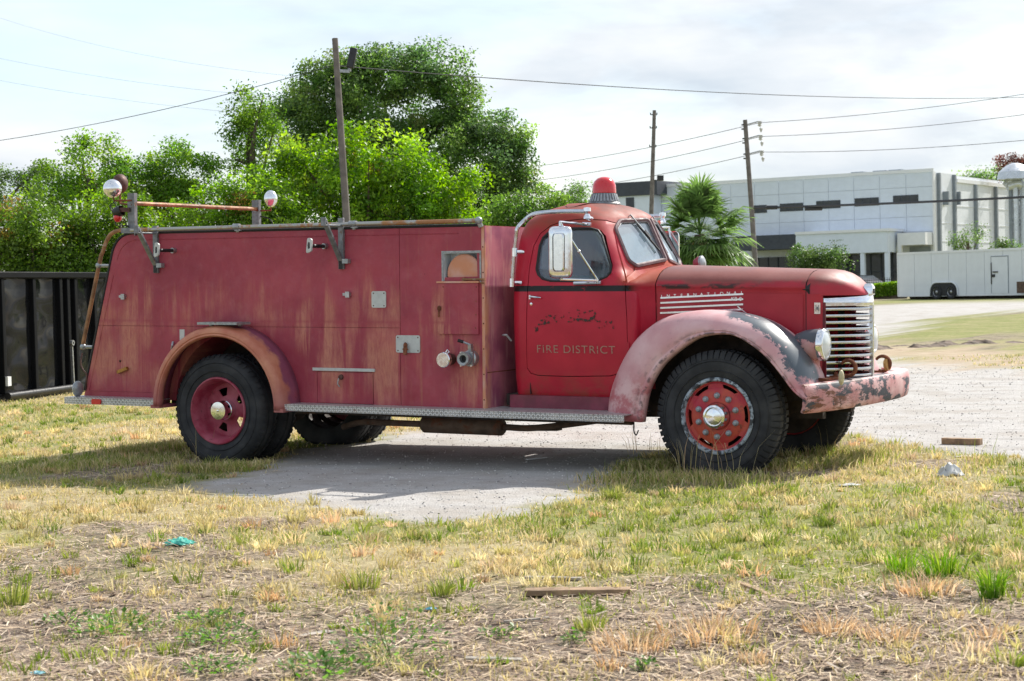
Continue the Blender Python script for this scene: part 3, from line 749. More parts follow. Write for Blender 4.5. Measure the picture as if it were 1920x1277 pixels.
def refine(sl, n=3):
    out = []
    for i in range(len(sl)-1):
        p0 = sl[max(i-1, 0)]; p1 = sl[i]; p2 = sl[i+1]; p3 = sl[min(i+2, len(sl)-1)]
        for k in range(n):
            t = k/n
            out.append(tuple(.5*(2*p1[j]+(p2[j]-p0[j])*t+(2*p0[j]-5*p1[j]+4*p2[j]-p3[j])*t*t+(-p0[j]+3*p1[j]-3*p2[j]+p3[j])*t**3) for j in range(7)))
    out.append(sl[-1]); return out
FS = refine(SL, 2)
shell = MB().loft([cab_ring(*s) for s in FS], True, True).build('cab_shell', None, None, smooth=0)
SI = [s for s in FS if s[0] < 2.25]
inner = MB().loft([cab_ring(*((s[0]-(.03 if i == len(SI)-1 else .0)+(-.3 if i == 0 else 0),)+tuple(s[1:])), ins=.035) for i, s in enumerate(SI)], True, True).build('cab_inner', None, None, smooth=0)
boolean(shell, inner)
# openings
winpx = [(1001, 505), (1002, 462), (1006, 446), (1014, 437), (1030, 431), (1060, 428), (1092, 428), (1107, 432), (1116, 442), (1139, 498), (1140, 510), (1134, 519), (1120, 525), (1090, 528), (1030, 527), (1014, 523), (1005, 515)]
win = [L(px, py, .25) for px, py in winpx]
doorpx = [(985, 690), (984, 560), (984, 500), (987, 462), (996, 438), (1012, 423), (1035, 414), (1070, 410), (1102, 412), (1120, 420), (1133, 438), (1157, 510), (1167, 545), (1172, 600), (1174, 660), (1171, 686), (1160, 700), (1140, 705), (1060, 706), (1006, 704), (992, 700)]
dpl = [L(px, py, .21) for px, py in doorpx]
boolean(shell, raw(MB().prism([win], -.4, 2*YC+.4)))
def pane_outline(off=0.):
    pts = [(.028, 1.790), (.028, 2.138), (.39, 2.122), (.50, 2.055), (.550, 1.782), (.47, 1.738)]
    c = (.28, 1.94); 
    return roundpoly([(c[0]+(p[0]-c[0])*(1-off), c[1]+(p[1]-c[1])*(1-off*1.6)) for p in pts], [.02, .03, .08, .08, .05, .05], 5)
for s in (1, -1):
    ol = [(YC-s*v, z) for v, z in pane_outline()]
    boolean(shell, raw(MB().prism([ol], 3.62, 4.4, 'yz')))
rw = roundpoly([(YC-.42, 1.72), (YC+.42, 1.72), (YC+.42, 1.99), (YC-.42, 1.99)], .08, 4)
boolean(shell, raw(MB().prism([rw], 2.7, 3.1, 'yz')))
# the near door is cut out of the shell and hung back in its own gap
door_me = shell.copy(); door_me.data = shell.data.copy(); COL.objects.link(door_me)
cpt = Vector((sum(p[0] for p in dpl)/len(dpl), sum(p[1] for p in dpl)/len(dpl)))
def grow(poly, d):
    out = []
    for p in poly:
        v = Vector(p)-cpt; out.append(tuple(cpt+v*(1+d/v.length)))
    return out
boolean(door_me, raw(MB().prism([grow(dpl, -.0035)], -.4, .60)), 'INTERSECT')
boolean(shell, raw(MB().prism([grow(dpl, .0035)], -.4, .60)))
shell.name = 'cab'; shell.parent = truck; finish_mesh(shell.data, M['cab'], 38)
door_me.name = 'cab_door'; door_me.parent = truck; finish_mesh(door_me.data, M['cab'], 38)
cabdoor = door_me
# door backing so the shut line reads dark
MB().tube([(p[0], YC-side_v(p[1])+.040, p[1]) for p in dpl[-3:]+dpl[:8]], .016, 6).build('door_seal', M['rubber'], shell)
def ys(z): return YC-side_v(z)
# window rubber and glass
for s in (0, 1):
    pts = [(p[0], ys(p[1])+.004, p[1]) for p in win]
    if s: pts = [mir(p) for p in pts]
    MB().tube(pts+[pts[0]], .011, 6).build('window_rubber', M['rubber'], cabdoor if not s else shell)
    k = MB(); vs = [(p[0], ys(p[1])+.020, p[1]) for p in win]
    if s: vs = [mir(p) for p in vs]
    k.add(vs, [tuple(range(len(vs)))])
    k.build('window_glass', M['sideglass'], cabdoor if not s else shell, smooth=0)
for s in (1, -1):
    ol = [(front_x(v, z), YC-s*v, z) for v, z in pane_outline()]
    rub = simple('windscreen_rubber', (.17, .11, .115), .7, 0, .3, 15, .1) if s == 1 else bpy.data.materials['windscreen_rubber']
    wr = MB().tube([(p[0]+.003, p[1], p[2]) for p in ol]+[(ol[0][0]+.003, ol[0][1], ol[0][2])], .019, 6).build('windscreen_rubber', rub, shell)
    # pane
    k = MB(); inner_ol = pane_outline(.0); m = len(inner_ol); c = (.27, 1.94)
    vs = [(front_x(v, z)-.010, YC-s*v, z) for v, z in inner_ol]+[(front_x(c[0]+(v-c[0])*.5, c[1]+(z-c[1])*.5)-.010, YC-s*(c[0]+(v-c[0])*.5), c[1]+(z-c[1])*.5) for v, z in inner_ol]+[(front_x(*c)-.010, YC-s*c[0], c[1])]
    fs = [(i, (i+1) % m, m+(i+1) % m, m+i) for i in range(m)]+[(m+i, m+(i+1) % m, 2*m) for i in range(m)]
    k.add(vs, fs); k.build('windscreen_pane', M['windscreen'], shell, smooth=60)
    # bright bead inside the rubber
    bo = pane_outline(.055)
    MB().tube([(front_x(v, z)+.004, YC-s*v, z) for v, z in bo+bo[:1]], .005, 5).build('windscreen_bead', M['galv'], shell)
    # wipers
    pv, pz = (.24, 2.175)
    a = Vector((front_x(pv, pz)+.03, YC-s*pv, pz)); e = Vector((front_x(.08, 1.87)+.03, YC-s*.08, 1.87))
    if s == -1: e = Vector((front_x(.36, 1.87)+.03, YC+.36, 1.87)); a = Vector((front_x(.22, pz)+.03, YC+.22, pz))
    w = MB().tube([a+Vector((-.035, 0, -.03)), a, a+(e-a)*.55], [.010, .007, .006], 6).build('wiper_arm', M['galv'], truck)
    b0 = a+(e-a)*.25+Vector((-.012, 0, 0)); b1 = a+(e-a)*1.0+Vector((-.012, 0, 0))
    MB().bar(b0, b1, .010, .016, (1, 0, 0)).build('wiper_blade', M['rubber'], w)
    MB().bar(a+(e-a)*.45, a+(e-a)*.66, .026, .020, (1, 0, 0)).build('wiper_clip', M['blackmetal'], w)
k = MB().add([(2.94, p[0], p[1]) for p in rw], [tuple(range(len(rw)))]).build('rear_glass', M['sideglass'], shell, smooth=0)
# drip moulding beside the windscreen pillar
MB().tube([(p[0], ys(p[1])-.002, p[1]) for p in [L(1143, 440, .27), L(1152, 470, .26), L(1164, 510, .22), L(1171, 540, .20)]], .008, 6).build('pillar_moulding', M['cab'], shell)
# sill panel under the door
q = L(992, 720, .23)
MB().box(q[0]-.002, q[0]+.003, ys(.75)-.004, ys(.75)+.02, .665, .835).build('panel_seam', M['rubber'], shell)
MB().box(2.93, 4.02, .20, .30, .535, .655).build('cab_sill', M['sillpaint'], truck)
MB().box(2.86, 4.1, .27, 1.77, .56, .66).build('cab_floor', M['chassis'], truck)
# interior
st = MB().box(3.02, 3.45, .32, 1.72, 1.0, 1.18).box(2.99, 3.12, .32, 1.72, 1.12, 1.66).build('bench_seat', M['seat'], truck, bevel=.03)
MB().box(3.78, 3.96, .30, 1.74, 1.42, 1.62).build('dashboard', M['inside'], truck, bevel=.03)
sw = MB(); cw = Vector((3.62, 1.42, 1.62)); axw = Vector((-.62, 0, .78)).normalized(); u = axw.orthogonal().normalized(); w = axw.cross(u)
sw.tube([cw+(u*math.cos(2*math.pi*k/24)+w*math.sin(2*math.pi*k/24))*.21 for k in range(25)], .012, 6, False)
for k in range(3): sw.tube([cw, cw+(u*math.cos(2*math.pi*k/3)+w*math.sin(2*math.pi*k/3))*.21], .009, 6)
sw.tube([cw, cw-axw*.3], .02, 8); sw.build('steering_wheel', M['blackmetal'], truck)
# door hardware
dx_, dz_ = L(991, 556, ys(1.45)); y0 = ys(dz_)
hd = MB().lathe([(.001, -.028), (.012, -.026), (.015, 0.004)], (dx_, y0, dz_), (0, 1, 0), 12).bar((dx_, y0-.026, dz_+.012), (dx_, y0-.026, dz_-.022), .014, .014).tube([(dx_, y0-.03, dz_), (dx_+.06, y0-.034, dz_-.006), (dx_+.105, y0-.03, dz_-.010)], [.010, .009, .004], 8).build('door_handle', M['chrome'], cabdoor)
q = L(992, 570, y0); MB().lathe([(.001, -.012), (.012, -.010), (.013, .004)], (q[0], ys(q[1]), q[1]), (0, 1, 0), 12).build('door_lock', M['chrome'], cabdoor)
for (px, py) in ((1164, 535), (1175, 650)):
    q = L(px, py, .2); MB().tube([(q[0], ys(q[1])-.006, q[1]-.035), (q[0], ys(q[1])-.006, q[1]+.035)], .013, 8).build('door_hinge', M['cab'], cabdoor)
# faded lettering on the door
def text_mesh(body, size, spacing=1.0):
    cu = bpy.data.curves.new('t', 'FONT'); cu.body = body; cu.size = size; cu.align_x = 'CENTER'; cu.space_character = spacing
    o = bpy.data.objects.new('t', cu); COL.objects.link(o)
    dg = bpy.context.evaluated_depsgraph_get(); me = bpy.data.meshes.new_from_object(o.evaluated_get(dg))
    bpy.data.objects.remove(o); return me
def place_text(me, name, mat, parent, fn):
    for v in me.vertices: v.co = fn(v.co.x, v.co.y)
    finish_mesh(me, mat, 0); return obj(name, me, parent)
a = L(1004, 661, ys(1.0)); b = L(1150, 657, ys(1.0)); wd_ = b[0]-a[0]; mid = (a[0]+b[0])/2
me = text_mesh('FIRE DISTRICT', .098, 1.12); ww = max(v.co.x for v in me.vertices)-min(v.co.x for v in me.vertices)
zt0 = a[1]
place_text(me, 'lettering', M['letter_gold'], cabdoor, lambda x, y: Vector((mid+x*wd_/ww, ys(zt0+y)-.0075, zt0+y*.95)))['kind'] = 'stuff'
# arched worn-away name above: only dark remnants of the letters are left
random.seed(5)
rem = MB(); j = 0
for (px, py, rx_, rz_, dn_) in ((1003, 617, 5, 6, 1), (1009, 609, 5, 5, .7), (1021, 604, 8, 6, 1.3), (1024, 592, 6, 4, 1), (1036, 593, 6, 6, .9), (1040, 602, 4, 4, .5), (1051, 594, 4, 8, .45), (1062, 590, 4, 7, .4), (1070, 598, 5, 5, .5), (1080, 600, 13, 3, 1.3), (1096, 600, 9, 4, 1.4), (1079, 581, 3, 3, 1), (1085, 590, 4, 5, .4), (1093, 590, 3, 6, .5), (1103, 584, 6, 4, 1), (1106, 596, 7, 6, 1.4), (1112, 592, 5, 7, 1), (1120, 602, 5, 6, .6), (1127, 613, 8, 4, 1.2), (1134, 606, 4, 5, .4), (1141, 605, 4, 4, .9), (1146, 613, 3, 3, 1)):
    for q_ in range(int(4*dn_)+1):
        cx2, cz2 = L(px+random.gauss(0, rx_*.45), py+random.gauss(0, rz_*.45), .205); ra = random.uniform(.25, .6)*rx_/205; rb = random.uniform(.25, .6)*rz_/225
        m_ = 9; ph_ = random.random()*6; j += 1
        rem.add([(cx2+ra*math.cos(2*math.pi*k/m_+ph_)*random.uniform(.6, 1.1), ys(cz2+rb*math.sin(2*math.pi*k/m_+ph_))-.0060-j*.00002, cz2+rb*math.sin(2*math.pi*k/m_+ph_)*random.uniform(.6, 1.1)) for k in range(m_)], [tuple(range(m_))])
rem.build('worn_name', M['letter_dark'], cabdoor, smooth=0, merge=0)['kind'] = 'stuff'
# ---- mirrors, grab rail, roof beacon
for s in (0, 1):
    f = (lambda p: p) if not s else (lambda p: Vector(mir(p)))
    ym = -.13
    a = L(1022, 522, ym); b = L(1062, 424, ym)
    ol = roundpoly([(a[0], a[1]), (b[0], a[1]), (b[0], b[1]), (a[0], b[1])], .055, 5)
    cxm, czm = (a[0]+b[0])/2, (a[1]+b[1])/2
    rings = []
    for (sc, dy) in ((1.0, .03), (1.0, .012), (.94, .0), (.80, -.010), (.5, -.012)):
        rings.append([f(Vector((cxm+(p[0]-cxm)*sc, ym+dy, czm+(p[1]-czm)*(1-(1-sc)*.55)))) for p in ol])
    mr = MB().loft(rings, True, True).build('mirror', M['chrome'], truck, smooth=50)
    MB().loft([[f(Vector((cxm+(p[0]-cxm)*.55*k, ym-.012, czm+(p[1]-czm)*(.74)))) for p in ol] for k in (1, .9)]+[[f(Vector((cxm+(p[0]-cxm)*.40, ym-.022, czm+(p[1]-czm)*.70))) for p in ol]], True, True).build('mirror_rib', M['chrome'], mr, smooth=30)
    t0 = f(Vector((cxm, ym+.015, b[1]))); t1 = f(Vector((cxm, ym+.015, b[1]+.035)))
    q = L(1095, 421, ys(2.06)-.01); w1 = f(Vector((q[0], ys(2.06)-.012, q[1])))
    MB().tube([t0, t1, w1], .010, 8).tube([w1+Vector((-.05, 0, .004)), w1+Vector((.03, 0, -.002))], .016, 8).build('mirror_arm', M['chrome'], mr)
    q = L(1116, 526, ys(1.6)-.02); w2 = f(Vector((q[0], ys(1.6)-.03, q[1]))); l0 = f(Vector((cxm, ym+.015, a[1]))); l1 = f(Vector((cxm, ym+.015, a[1]-.01)))
    MB().tube([t1, w2], .009, 8).tube([l0, l1, w2], .010, 8).tube([w2+Vector((-.22, 0, -.022)), w2+Vector((.03, 0, -.018))], .014, 8).sphere((t1+w2)/2, .015, 8, 6).build('mirror_brace', M['chrome'], mr)
yg = .13
gp = [P3(px, py, yg) for px, py in ((1083, 396), (1040, 396), (1005, 398), (985, 402), (971, 412), (963, 428), (960, 446), (957, 480), (954, 530))]
for s in (0, 1):
    f = (lambda p: p) if not s else (lambda p: Vector(mir(p)))
    pts = [f(Vector((p.x, yg+(.10 if i == 0 else .09 if i < 3 else .06 if i < 5 else .0), p.z))) for i, p in enumerate(gp)]
    gb = MB().tube(smooth_path(pts, 5), .018, 10).build('cab_grab_rail', M['grillebar'], truck)
    e = Vector(pts[0]); MB().lathe([(.001, .035), (.03, .03), (.032, 0), (.018, -.02), (.03, -.045), (.032, -.06)], e, (0, 0, 1), 16).tube([e+Vector((0, 0, -.05)), e+Vector((0, .08 if not s else -.08, -.06))], .02, 8).build('rail_foot', M['chrome'], gb)
    for i in (7, 8):
        e = Vector(pts[i]) if i == 8 else Vector(pts[6])*.2+Vector(pts[7])*.8
        MB().tube([e+Vector((0, 0, -.035)), e+Vector((0, 0, .035))], .026, 10).tube([e, e+Vector((.05, .07 if not s else -.07, 0))], .018, 8).build('rail_clamp', M['chrome'], gb)
bc = Vector((L(1125, 378, YC)[0], YC, 2.285))
bz = bc.z
be = MB().lathe([(.145, -.012), (.145, .0), (.135, .01), (.128, .018), (.105, .085), (.098, .092)], bc, (0, 0, 1), 36, capends=True).build('roof_beacon', M['postmetal'], truck)
fl = MB()
for k in range(28):
    a = 2*math.pi*k/28; c0 = Vector((math.cos(a), math.sin(a), 0))
    fl.bar(bc+c0*.128+Vector((0, 0, .02)), bc+c0*.107+Vector((0, 0, .085)), .016, .010, c0)
fl.build('beacon_skirt', M['galv'], be)
MB().lathe([(.104, .092), (.104, .115), (.101, .16), (.088, .195), (.06, .222), (.03, .233), (.001, .236)], bc, (0, 0, 1), 40).build('beacon_dome', M['redlens'], be, smooth=60)
# ---- cowl, hood, nose
def hood_sec(x, zt, zc, w, zb):
    return [(x, v, z) for v, z in ((0, zt), (.2*w, zt-.002), (.4*w, zt-.008), (.58*w, zt-.020), (.74*w, zt-.042), (.86*w, zt-.075), (.95*w, zt-(zt-zc)*.66), (1.0*w, zc+.022), (1.012*w, zc+.004), (1.0*w, zc-.008), (.995*w, zc-.03), (.985*w, 1.3), (.985*w, zb))]
def both(sec):
    return [(x, YC-v, z) for x, v, z in reversed(sec)]+[(x, YC+v, z) for x, v, z in sec[1:]]
def lerp(a, b, t): return a+(b-a)*t
cow = [(4.02, 1.690, 1.572, .808), (4.05, 1.710, 1.572, .798), (4.08, 1.725, 1.570, .768), (4.11, 1.735, 1.568, .705), (4.15, 1.742, 1.567, .648), (4.187, 1.745, 1.566, .617)]
MB().loft([both(hood_sec(x, zt, zc, w, .72)) for x, zt, zc, w in cow], False).build('cowl', M['cab'], truck, smooth=50)
hs = []
for k in range(11):
    t = k/10; hs.append(both(hood_sec(4.193+(5.425-4.193)*t, 1.745-.045*t, 1.566-.020*t, lerp(.612, .468, t**.85), .80)))
MB().loft(hs, False).build('hood', M['hood'], truck, smooth=50)
# hood side panels with shut line (pressed panel) both sides
for s in (0, 1):
    rings = []
    for k in range(7):
        t = k/6; x = 4.205+(5.405-4.205)*t; tt = (x-4.193)/(5.425-4.193); w = lerp(.612, .468, tt**.85)
        z1 = 1.566-.020*tt-.045
        rg = [(x, YC-w*.997-.003, z1), (x, YC-w*.99-.007, 1.3), (x, YC-w*.99-.007, .86)]
        rings.append([mir(p) for p in rg] if s else rg)
    MB().loft(rings, False).build('hood_side', M['hood'], truck, smooth=50)
def gx(v): return 5.562+.262*(1-(min(abs(v), .40)/.40)**1.9)
ns = []
zg = 1.487
for x, zt in ((5.433, 1.700), (5.50, 1.698), (5.56, 1.690), (5.62, 1.672), (5.68, 1.640), (5.73, 1.600), (5.77, 1.558), (5.80, 1.520), (5.815, 1.497)):
    if x < 5.56: w = lerp(.468, .415, ((x-5.433)/.127)**1.6)
    else: w = max(.02, .40*(max(0., 1-(x-5.562)/.262))**(1/1.9))+.012
    ed = []
    for k in range(11):
        a = math.pi/2*k/10; ed.append((x, w*math.sin(a)**.85, zg+(zt-zg)*math.cos(a)**.62))
    ns.append(both(ed))
MB().loft(ns, False).build('nose', M['hood'], truck, smooth=50)
for s in (0, 1):
    rings = []
    for x, v in ((5.433, .468), (5.47, .466), (5.50, .455), (5.53, .435), (5.552, .41)):
        rg = [(x, YC-v, z) for z in (1.50, 1.2, .95, .72)]
        rings.append([mir(p) for p in rg] if s else rg)
    MB().loft(rings, False).build('nose_side', M['hood'], truck, smooth=50)
    f = (lambda p: p) if not s else mir
    q = L(1534, 578, YC-.45)
    bd = MB().box(-.024, .024, -.006, 0, -.045, .045)
    R0 = Matrix.Rotation(R(28 if not s else -28), 3, 'Z')
    bd.v = [f(tuple(R0@Vector(p) if not s else (Matrix.Rotation(R(28), 3, 'Z')@Vector(p)))) if False else tuple(Matrix.Rotation(R(24), 3, 'Z')@Vector(p)) for p in bd.v]
    bd.v = [(p[0]+5.517, p[1]+YC-.452, p[2]+q[1]) for p in bd.v]
    if s: bd.v = [mir(p) for p in bd.v]
    b_ = bd.build('side_badge', M['chrome'], truck)
    ib = MB()
    for (dx, dz, hw, hh) in ((-.011, 0, .0025, .026), (.011, 0, .0025, .026), (0, 0, .006, .012)): ib.box(dx-hw, dx+hw, -.009, -.0065, dz-hh, dz+hh)
    ib.v = [tuple(Matrix.Rotation(R(24), 3, 'Z')@Vector(p)) for p in ib.v]; ib.v = [(p[0]+5.517, p[1]+YC-.452, p[2]+q[1]) for p in ib.v]
    if s: ib.v = [mir(p) for p in ib.v]
    ib.build('badge_mark', M['downgrey'], b_)
# black shut gap between hood and nose is the open joint; a dark hoop sits behind it
MB().loft([[(x, p[1]*.995+YC*.005, p[2]-.012) for p in both(hood_sec(0, 1.700, 1.546, .468, .80))] for x in (5.40, 5.46)], False).build('radiator_shroud', M['rubber'], truck)
# ---- chrome letters and hood side trim bars
yh_ = lambda x: YC-lerp(.612, .468, max(0, min(1, (x-4.193)/1.232))**.85)*.99-.008
for s in (0, 1):
    f = (lambda p: p) if not s else mir
    first = True
    for i in range(4):
        a = L(1237, 558.5+i*9.4, YC-.57); b = L(1388, 551.5+i*9.6, YC-.53)
        o = MB(); n_ = 8; pts = []
        for k in range(n_+1):
            t = k/n_; x = lerp(a[0], b[0], t); z = lerp(a[1], b[1], t)
            y = yh_(x); pts.append([(x, y+.004, z-.0105), (x, y-.010, z-.007), (x, y-.010, z+.007), (x, y+.004, z+.0105)])
        if s: pts = [[mir(p) for p in r] for r in pts]
        tb = o.loft(pts, True, True).build('hood_trim_bar', M['chrome'], truck)
        if i == 0:
            word = 'INTERNATIONAL'
            for k, ch_ in enumerate(word):
                t = .015+.97*k/12; x = lerp(a[0], b[0], t); z = lerp(a[1], b[1], t)
                me = text_mesh(ch_, .034, 1)
                for v in me.vertices:
                    xx = x+v.co.x*1.15*(1 if not s else -1)
                    p = (xx, yh_(x)-.012, z+.002+v.co.y); v.co = f(p)
                finish_mesh(me, M['chrome'], 0); obj('letter', me, tb)
        if i == 1:
            me = text_mesh('KB-8', .044, 1.0)
            for v in me.vertices:
                x = lerp(a[0], b[0], .92)+v.co.x*1.0*(1 if not s else -1); v.co = f((x, yh_(x)-.0125, lerp(a[1], b[1], .92)-.010+v.co.y))
            finish_mesh(me, M['chrome'], 0); obj('model_letters', me, tb)
a = P3(1368, 575, .36); b = P3(1386, 586, .36)
MB().bar((a.x, yh_(a.x)-.012, a.z), (b.x, yh_(b.x)-.03, b.z-.01), .012, .008).build('loose_trim', M['chrome'], truck)
# ---- grille
gz_top, gz_bot = L(1545, 567, .62)[1], L(1549, 716, .62)[1]
nb = 12
def grille_path(z, k, n=12):
    widen = (gz_top-z)*.02
    pts = []
    for i in range(-n, n+1):
        v = .40*i/n; pts.append((gx(v)+widen*.5+k, YC-v*(1+widen), z))
    return pts
grille = empty('grille', (0, 0, 0), truck)
for i in range(nb):
    z = L(1545, 580+i*12.55, .62)[1]
    pts = grille_path(z, .0)
    rings = [[(p[0]-.030, p[1], p[2]-.016), (p[0]+.002, p[1], p[2]-.010), (p[0]+.005, p[1], p[2]), (p[0]+.002, p[1], p[2]+.010), (p[0]-.012, p[1], p[2]+.010)] for p in pts]
    MB().loft(rings, True, True).build('grille_bar', M['grillebar'], grille)
zc0 = gz_top-.012
cap_r = []
for p in grille_path(zc0, .0):
    c = abs(p[1]-YC)/.4
    h = .052+.035*(1-c)
    cap_r.append([(p[0]-.03, p[1], p[2]-.018), (p[0]+.010, p[1], p[2]-.018), (p[0]+.010, p[1], p[2]+.003), (p[0]+.004, p[1], p[2]+.006), (p[0]+.012, p[1], p[2]+.012), (p[0]+.006, p[1], p[2]+h*.7), (p[0]-.02, p[1], p[2]+h)])
MB().loft(cap_r, True, True).build('grille_crown', M['chrome'], grille, smooth=45)
em = MB().loft([[(5.77, YC-.05, z0), (5.77, YC+.05, z0), (5.845, YC+.035, z0), (5.845, YC-.035, z0)] if i < 2 else [(5.78, YC-.035, z0), (5.78, YC+.035, z0), (5.83, YC+.022, z0), (5.83, YC-.022, z0)] for i, z0 in enumerate((1.485, 1.55, 1.578))], True, True).build('crown_emblem', M['chrome'], grille, bevel=.006)
ib = MB()
for (dy, dz, hw, hh) in ((-.012, 0, .004, .02), (.012, 0, .004, .02), (0, 0, .010, .005)): ib.box(5.8455, 5.8485, YC+dy-hw, YC+dy+hw, 1.517+dz-hh, 1.517+dz+hh)
ib.build('emblem_mark', M['blackmetal'], grille)
zlo = L(1549, 722, .62)[1]
MB().box(5.812, 5.842, YC-.016, YC+.016, zlo, gz_top-.031).build('centre_post', M['grillebar'], grille)
for s in (-1, 1):
    MB().bar((gx(.4)-.006, YC+s*.405, gz_top), (gx(.4)+.002, YC+s*.412, zlo), .014, .03, (1, 0, 0)).build('grille_side_rail', M['grillered'], grille)
    MB().box(gx(.2)-.06, gx(.2)-.05, YC+s*.2-.004, YC+s*.2+.004, zlo, zlo+.3).build('grille_stay', M['grillered'], grille)
MB().box(5.36, 5.39, YC-.40, YC+.40, .75, 1.14).build('radiator', M['chassis'], truck)
MB().box(5.40, 5.41, YC-.44, YC-.05, .75, 1.60).build('radiator_baffle', M['grillered'], truck)
# ---- front fenders
lipx = [(1200, 792), (1204, 760), (1211, 729), (1228, 695), (1249, 670), (1294, 637), (1330, 627), (1373, 630), (1421, 660), (1456, 698), (1480, 730), (1498, 746), (1508, 751)]
lip = [L(px, py, -.055) for px, py in lipx]
crn = [(3.855, .49), (3.875, .66), (3.93, .83), (4.03, 1.02), (4.15, 1.17), (4.36, 1.312), (4.63, 1.37), (4.90, 1.365), (5.16, 1.318), (5.36, 1.215), (5.51, 1.06), (5.60, .90), (5.645, .735)]
def resamp(pts, n):
    P_ = smooth_path([(p[0], 0, p[1]) for p in pts], 8); d = [0]
    for a, b in zip(P_, P_[1:]): d.append(d[-1]+(b-a).length)
    out = []
    for k in range(n):
        t = d[-1]*k/(n-1); i = max(0, min(len(P_)-2, next((j for j in range(len(d)-1) if d[j+1] >= t), len(P_)-2)))
        u = (t-d[i])/max(1e-9, d[i+1]-d[i]); p = P_[i].lerp(P_[i+1], u); out.append((p.x, p.z))
    return out
NL = 48
lipR, crnR = resamp(lip, NL), resamp(crn, NL)
# profile: fraction lip->crown, y
secF = [(-.045, .0), (-.02, -.035), (.0, -.052), (.05, -.060), (.10, -.052), (.13, -.048), (.16, -.053), (.36, -.040), (.58, -.005), (.78, .045), (.92, .105), (1.0, .17)]
for s in (0, 1):
    rings = []
    for k in range(NL):
        l, c = Vector(lipR[k]), Vector(crnR[k]); rg = []
        for fr_, y in secF:
            p = l.lerp(c, fr_); rg.append((p.x, y, p.y))
        u = k/(NL-1)
        e = c+(c-l)*.04
        for yy, dz in ((.26, .006), (.36, -.004), (.47, -.03)):
            yb_ = yy if c.x > 4.2 else lerp(.225, yy, max(0, (c.x-3.85)/.35))
            rg.append((c.x, yb_, c.y+dz*(1 if u > .2 else 0)))
        rings.append([mir(p) for p in rg] if s else rg)
    fo = MB().loft(rings, False).build('front_fender', M['ffender'], truck, smooth=55)
    m = fo.modifiers.new('s', 'SOLIDIFY'); m.thickness = .007; m.offset = -1 if not s else 1
    inn = []
    for k in range(NL):
        l = Vector(lipR[k]); c = Vector(crnR[k]); p = l.lerp(c, .5)
        rg = [(p.x, .03, p.y), (p.x, .40, p.y), (4.88+(p.x-4.88)*.3, .46, .5+(p.y-.5)*.4)]
        inn.append([mir(q_) for q_ in rg] if s else rg)
    MB().loft(inn, False).build('wheel_well', M['chassis'], truck)
# ---- headlights
for s in (0, 1):
    f = (lambda p: p) if not s else mir
    c = P3(1541, 646, .37); ax = (1, 0, .0)
    bp = MB().lathe([(.001, -.275), (.045, -.262), (.085, -.22), (.112, -.15), (.122, -.07), (.122, -.035)], c, ax, 32)
    bp.tube([c+Vector((-.10, .03, -.09)), c+Vector((-.10, .06, -.28))], .05, 10)
    if s: bp.v = [mir(p) for p in bp.v]
    hl = bp.build('headlight', M['pod'], truck, smooth=60)
    rg_ = MB().lathe([(.121, -.036), (.130, -.03), (.130, .006), (.121, .020), (.108, .022), (.105, .012)], c, ax, 36)
    if s: rg_.v = [mir(p) for p in rg_.v]
    rg_.build('headlight_ring', M['chrome'], hl, smooth=50)
    ln = MB().lathe([(.106, .014), (.09, .026), (.05, .038), (.001, .043)], c, ax, 32)
    if s: ln.v = [mir(p) for p in ln.v]
    ln.build('headlight_lens', M['lens'], hl, smooth=60)
# ---- bumper
bpath = smooth_path([(5.615, -.03, 0), (5.64, .02, 0), (5.715, .22, 0), (5.80, .55, 0), (5.862, .92, 0)], 6)
bpath2 = smooth_path([(5.862, .925, 0), (5.905, 1.3, 0), (5.915, 1.65, 0), (5.89, 1.88, 0), (5.80, 2.06, 0), (5.70, 2.12, 0)], 6)
zt_ = L(1510, 722, .0)[1]+.004; zb_ = L(1510, 776, .0)[1]
def bump_rings(path, t0, t1):
    rings = []
    for i, p in enumerate(path):
        a = path[max(i-1, 0)]; b = path[min(i+1, len(path)-1)]; T = (Vector(b)-Vector(a)).normalized(); Nn = Vector((T.y, -T.x, 0))
        sec = [(-.16, .0), (-.014, .0), (.0, -.010), (.010, -.05), (.012, -.11), (.006, -.17), (-.006, -.214), (-.022, -.224), (-.05, -.214), (-.03, -.17), (-.03, -.014), (-.16, -.014)]
        rings.append([(p[0]+Nn.x*d, p[1]+Nn.y*d, zt_+dz+.03*max(0., p[1]-.1)/2.) for d, dz in sec])
    return rings
bm_ = MB().loft(bump_rings(bpath, 0, 1), True, True).build('bumper', M['bumper'], truck, smooth=50)
MB().loft(bump_rings(bpath2, 0, 1), True, True).build('bumper_far_half', M['bumper'], bm_, smooth=50)
MB().bar((5.45, .60, .70), (5.78, .60, .70), .07, .1).bar((5.45, 1.44, .70), (5.85, 1.44, .70), .07, .1).build('bumper_bracket', M['chassis'], bm_)
def hook(c, r, ang0, ang1, th, name, parent, mat, lean=0):
    pts = [(c[0]+math.cos(R(a))*r*.35*lean, c[1]+math.cos(R(a))*r, c[2]+math.sin(R(a))*r) for a in range(ang0, ang1+1, 15)]
    return MB().tube(pts, th, 8).build(name, mat, parent)
zbt = zt_+.012
for (y, x) in ((.66, 5.74), (1.42, 5.80)):
    c = (x, y, zbt+.075)
    pts = [(x+math.cos(R(a))*.062, y, c[2]+math.sin(R(a))*.062+.008) for a in range(-120, 151, 18)]
    th = [.020-.009*abs(i-7)/8 for i in range(len(pts))]
    hk = MB().tube(pts, th, 8).bar((x-.26, y, zbt+.012), (x+.0, y, zbt+.014), .05, .022)
    for dx in (-.20, -.10): hk.lathe([(.016, 0), (.016, .022), (.001, .024)], (x+dx, y, zbt+.023), (0, 0, 1), 6)
    hk.build('tow_hook', M['rust'], bm_)
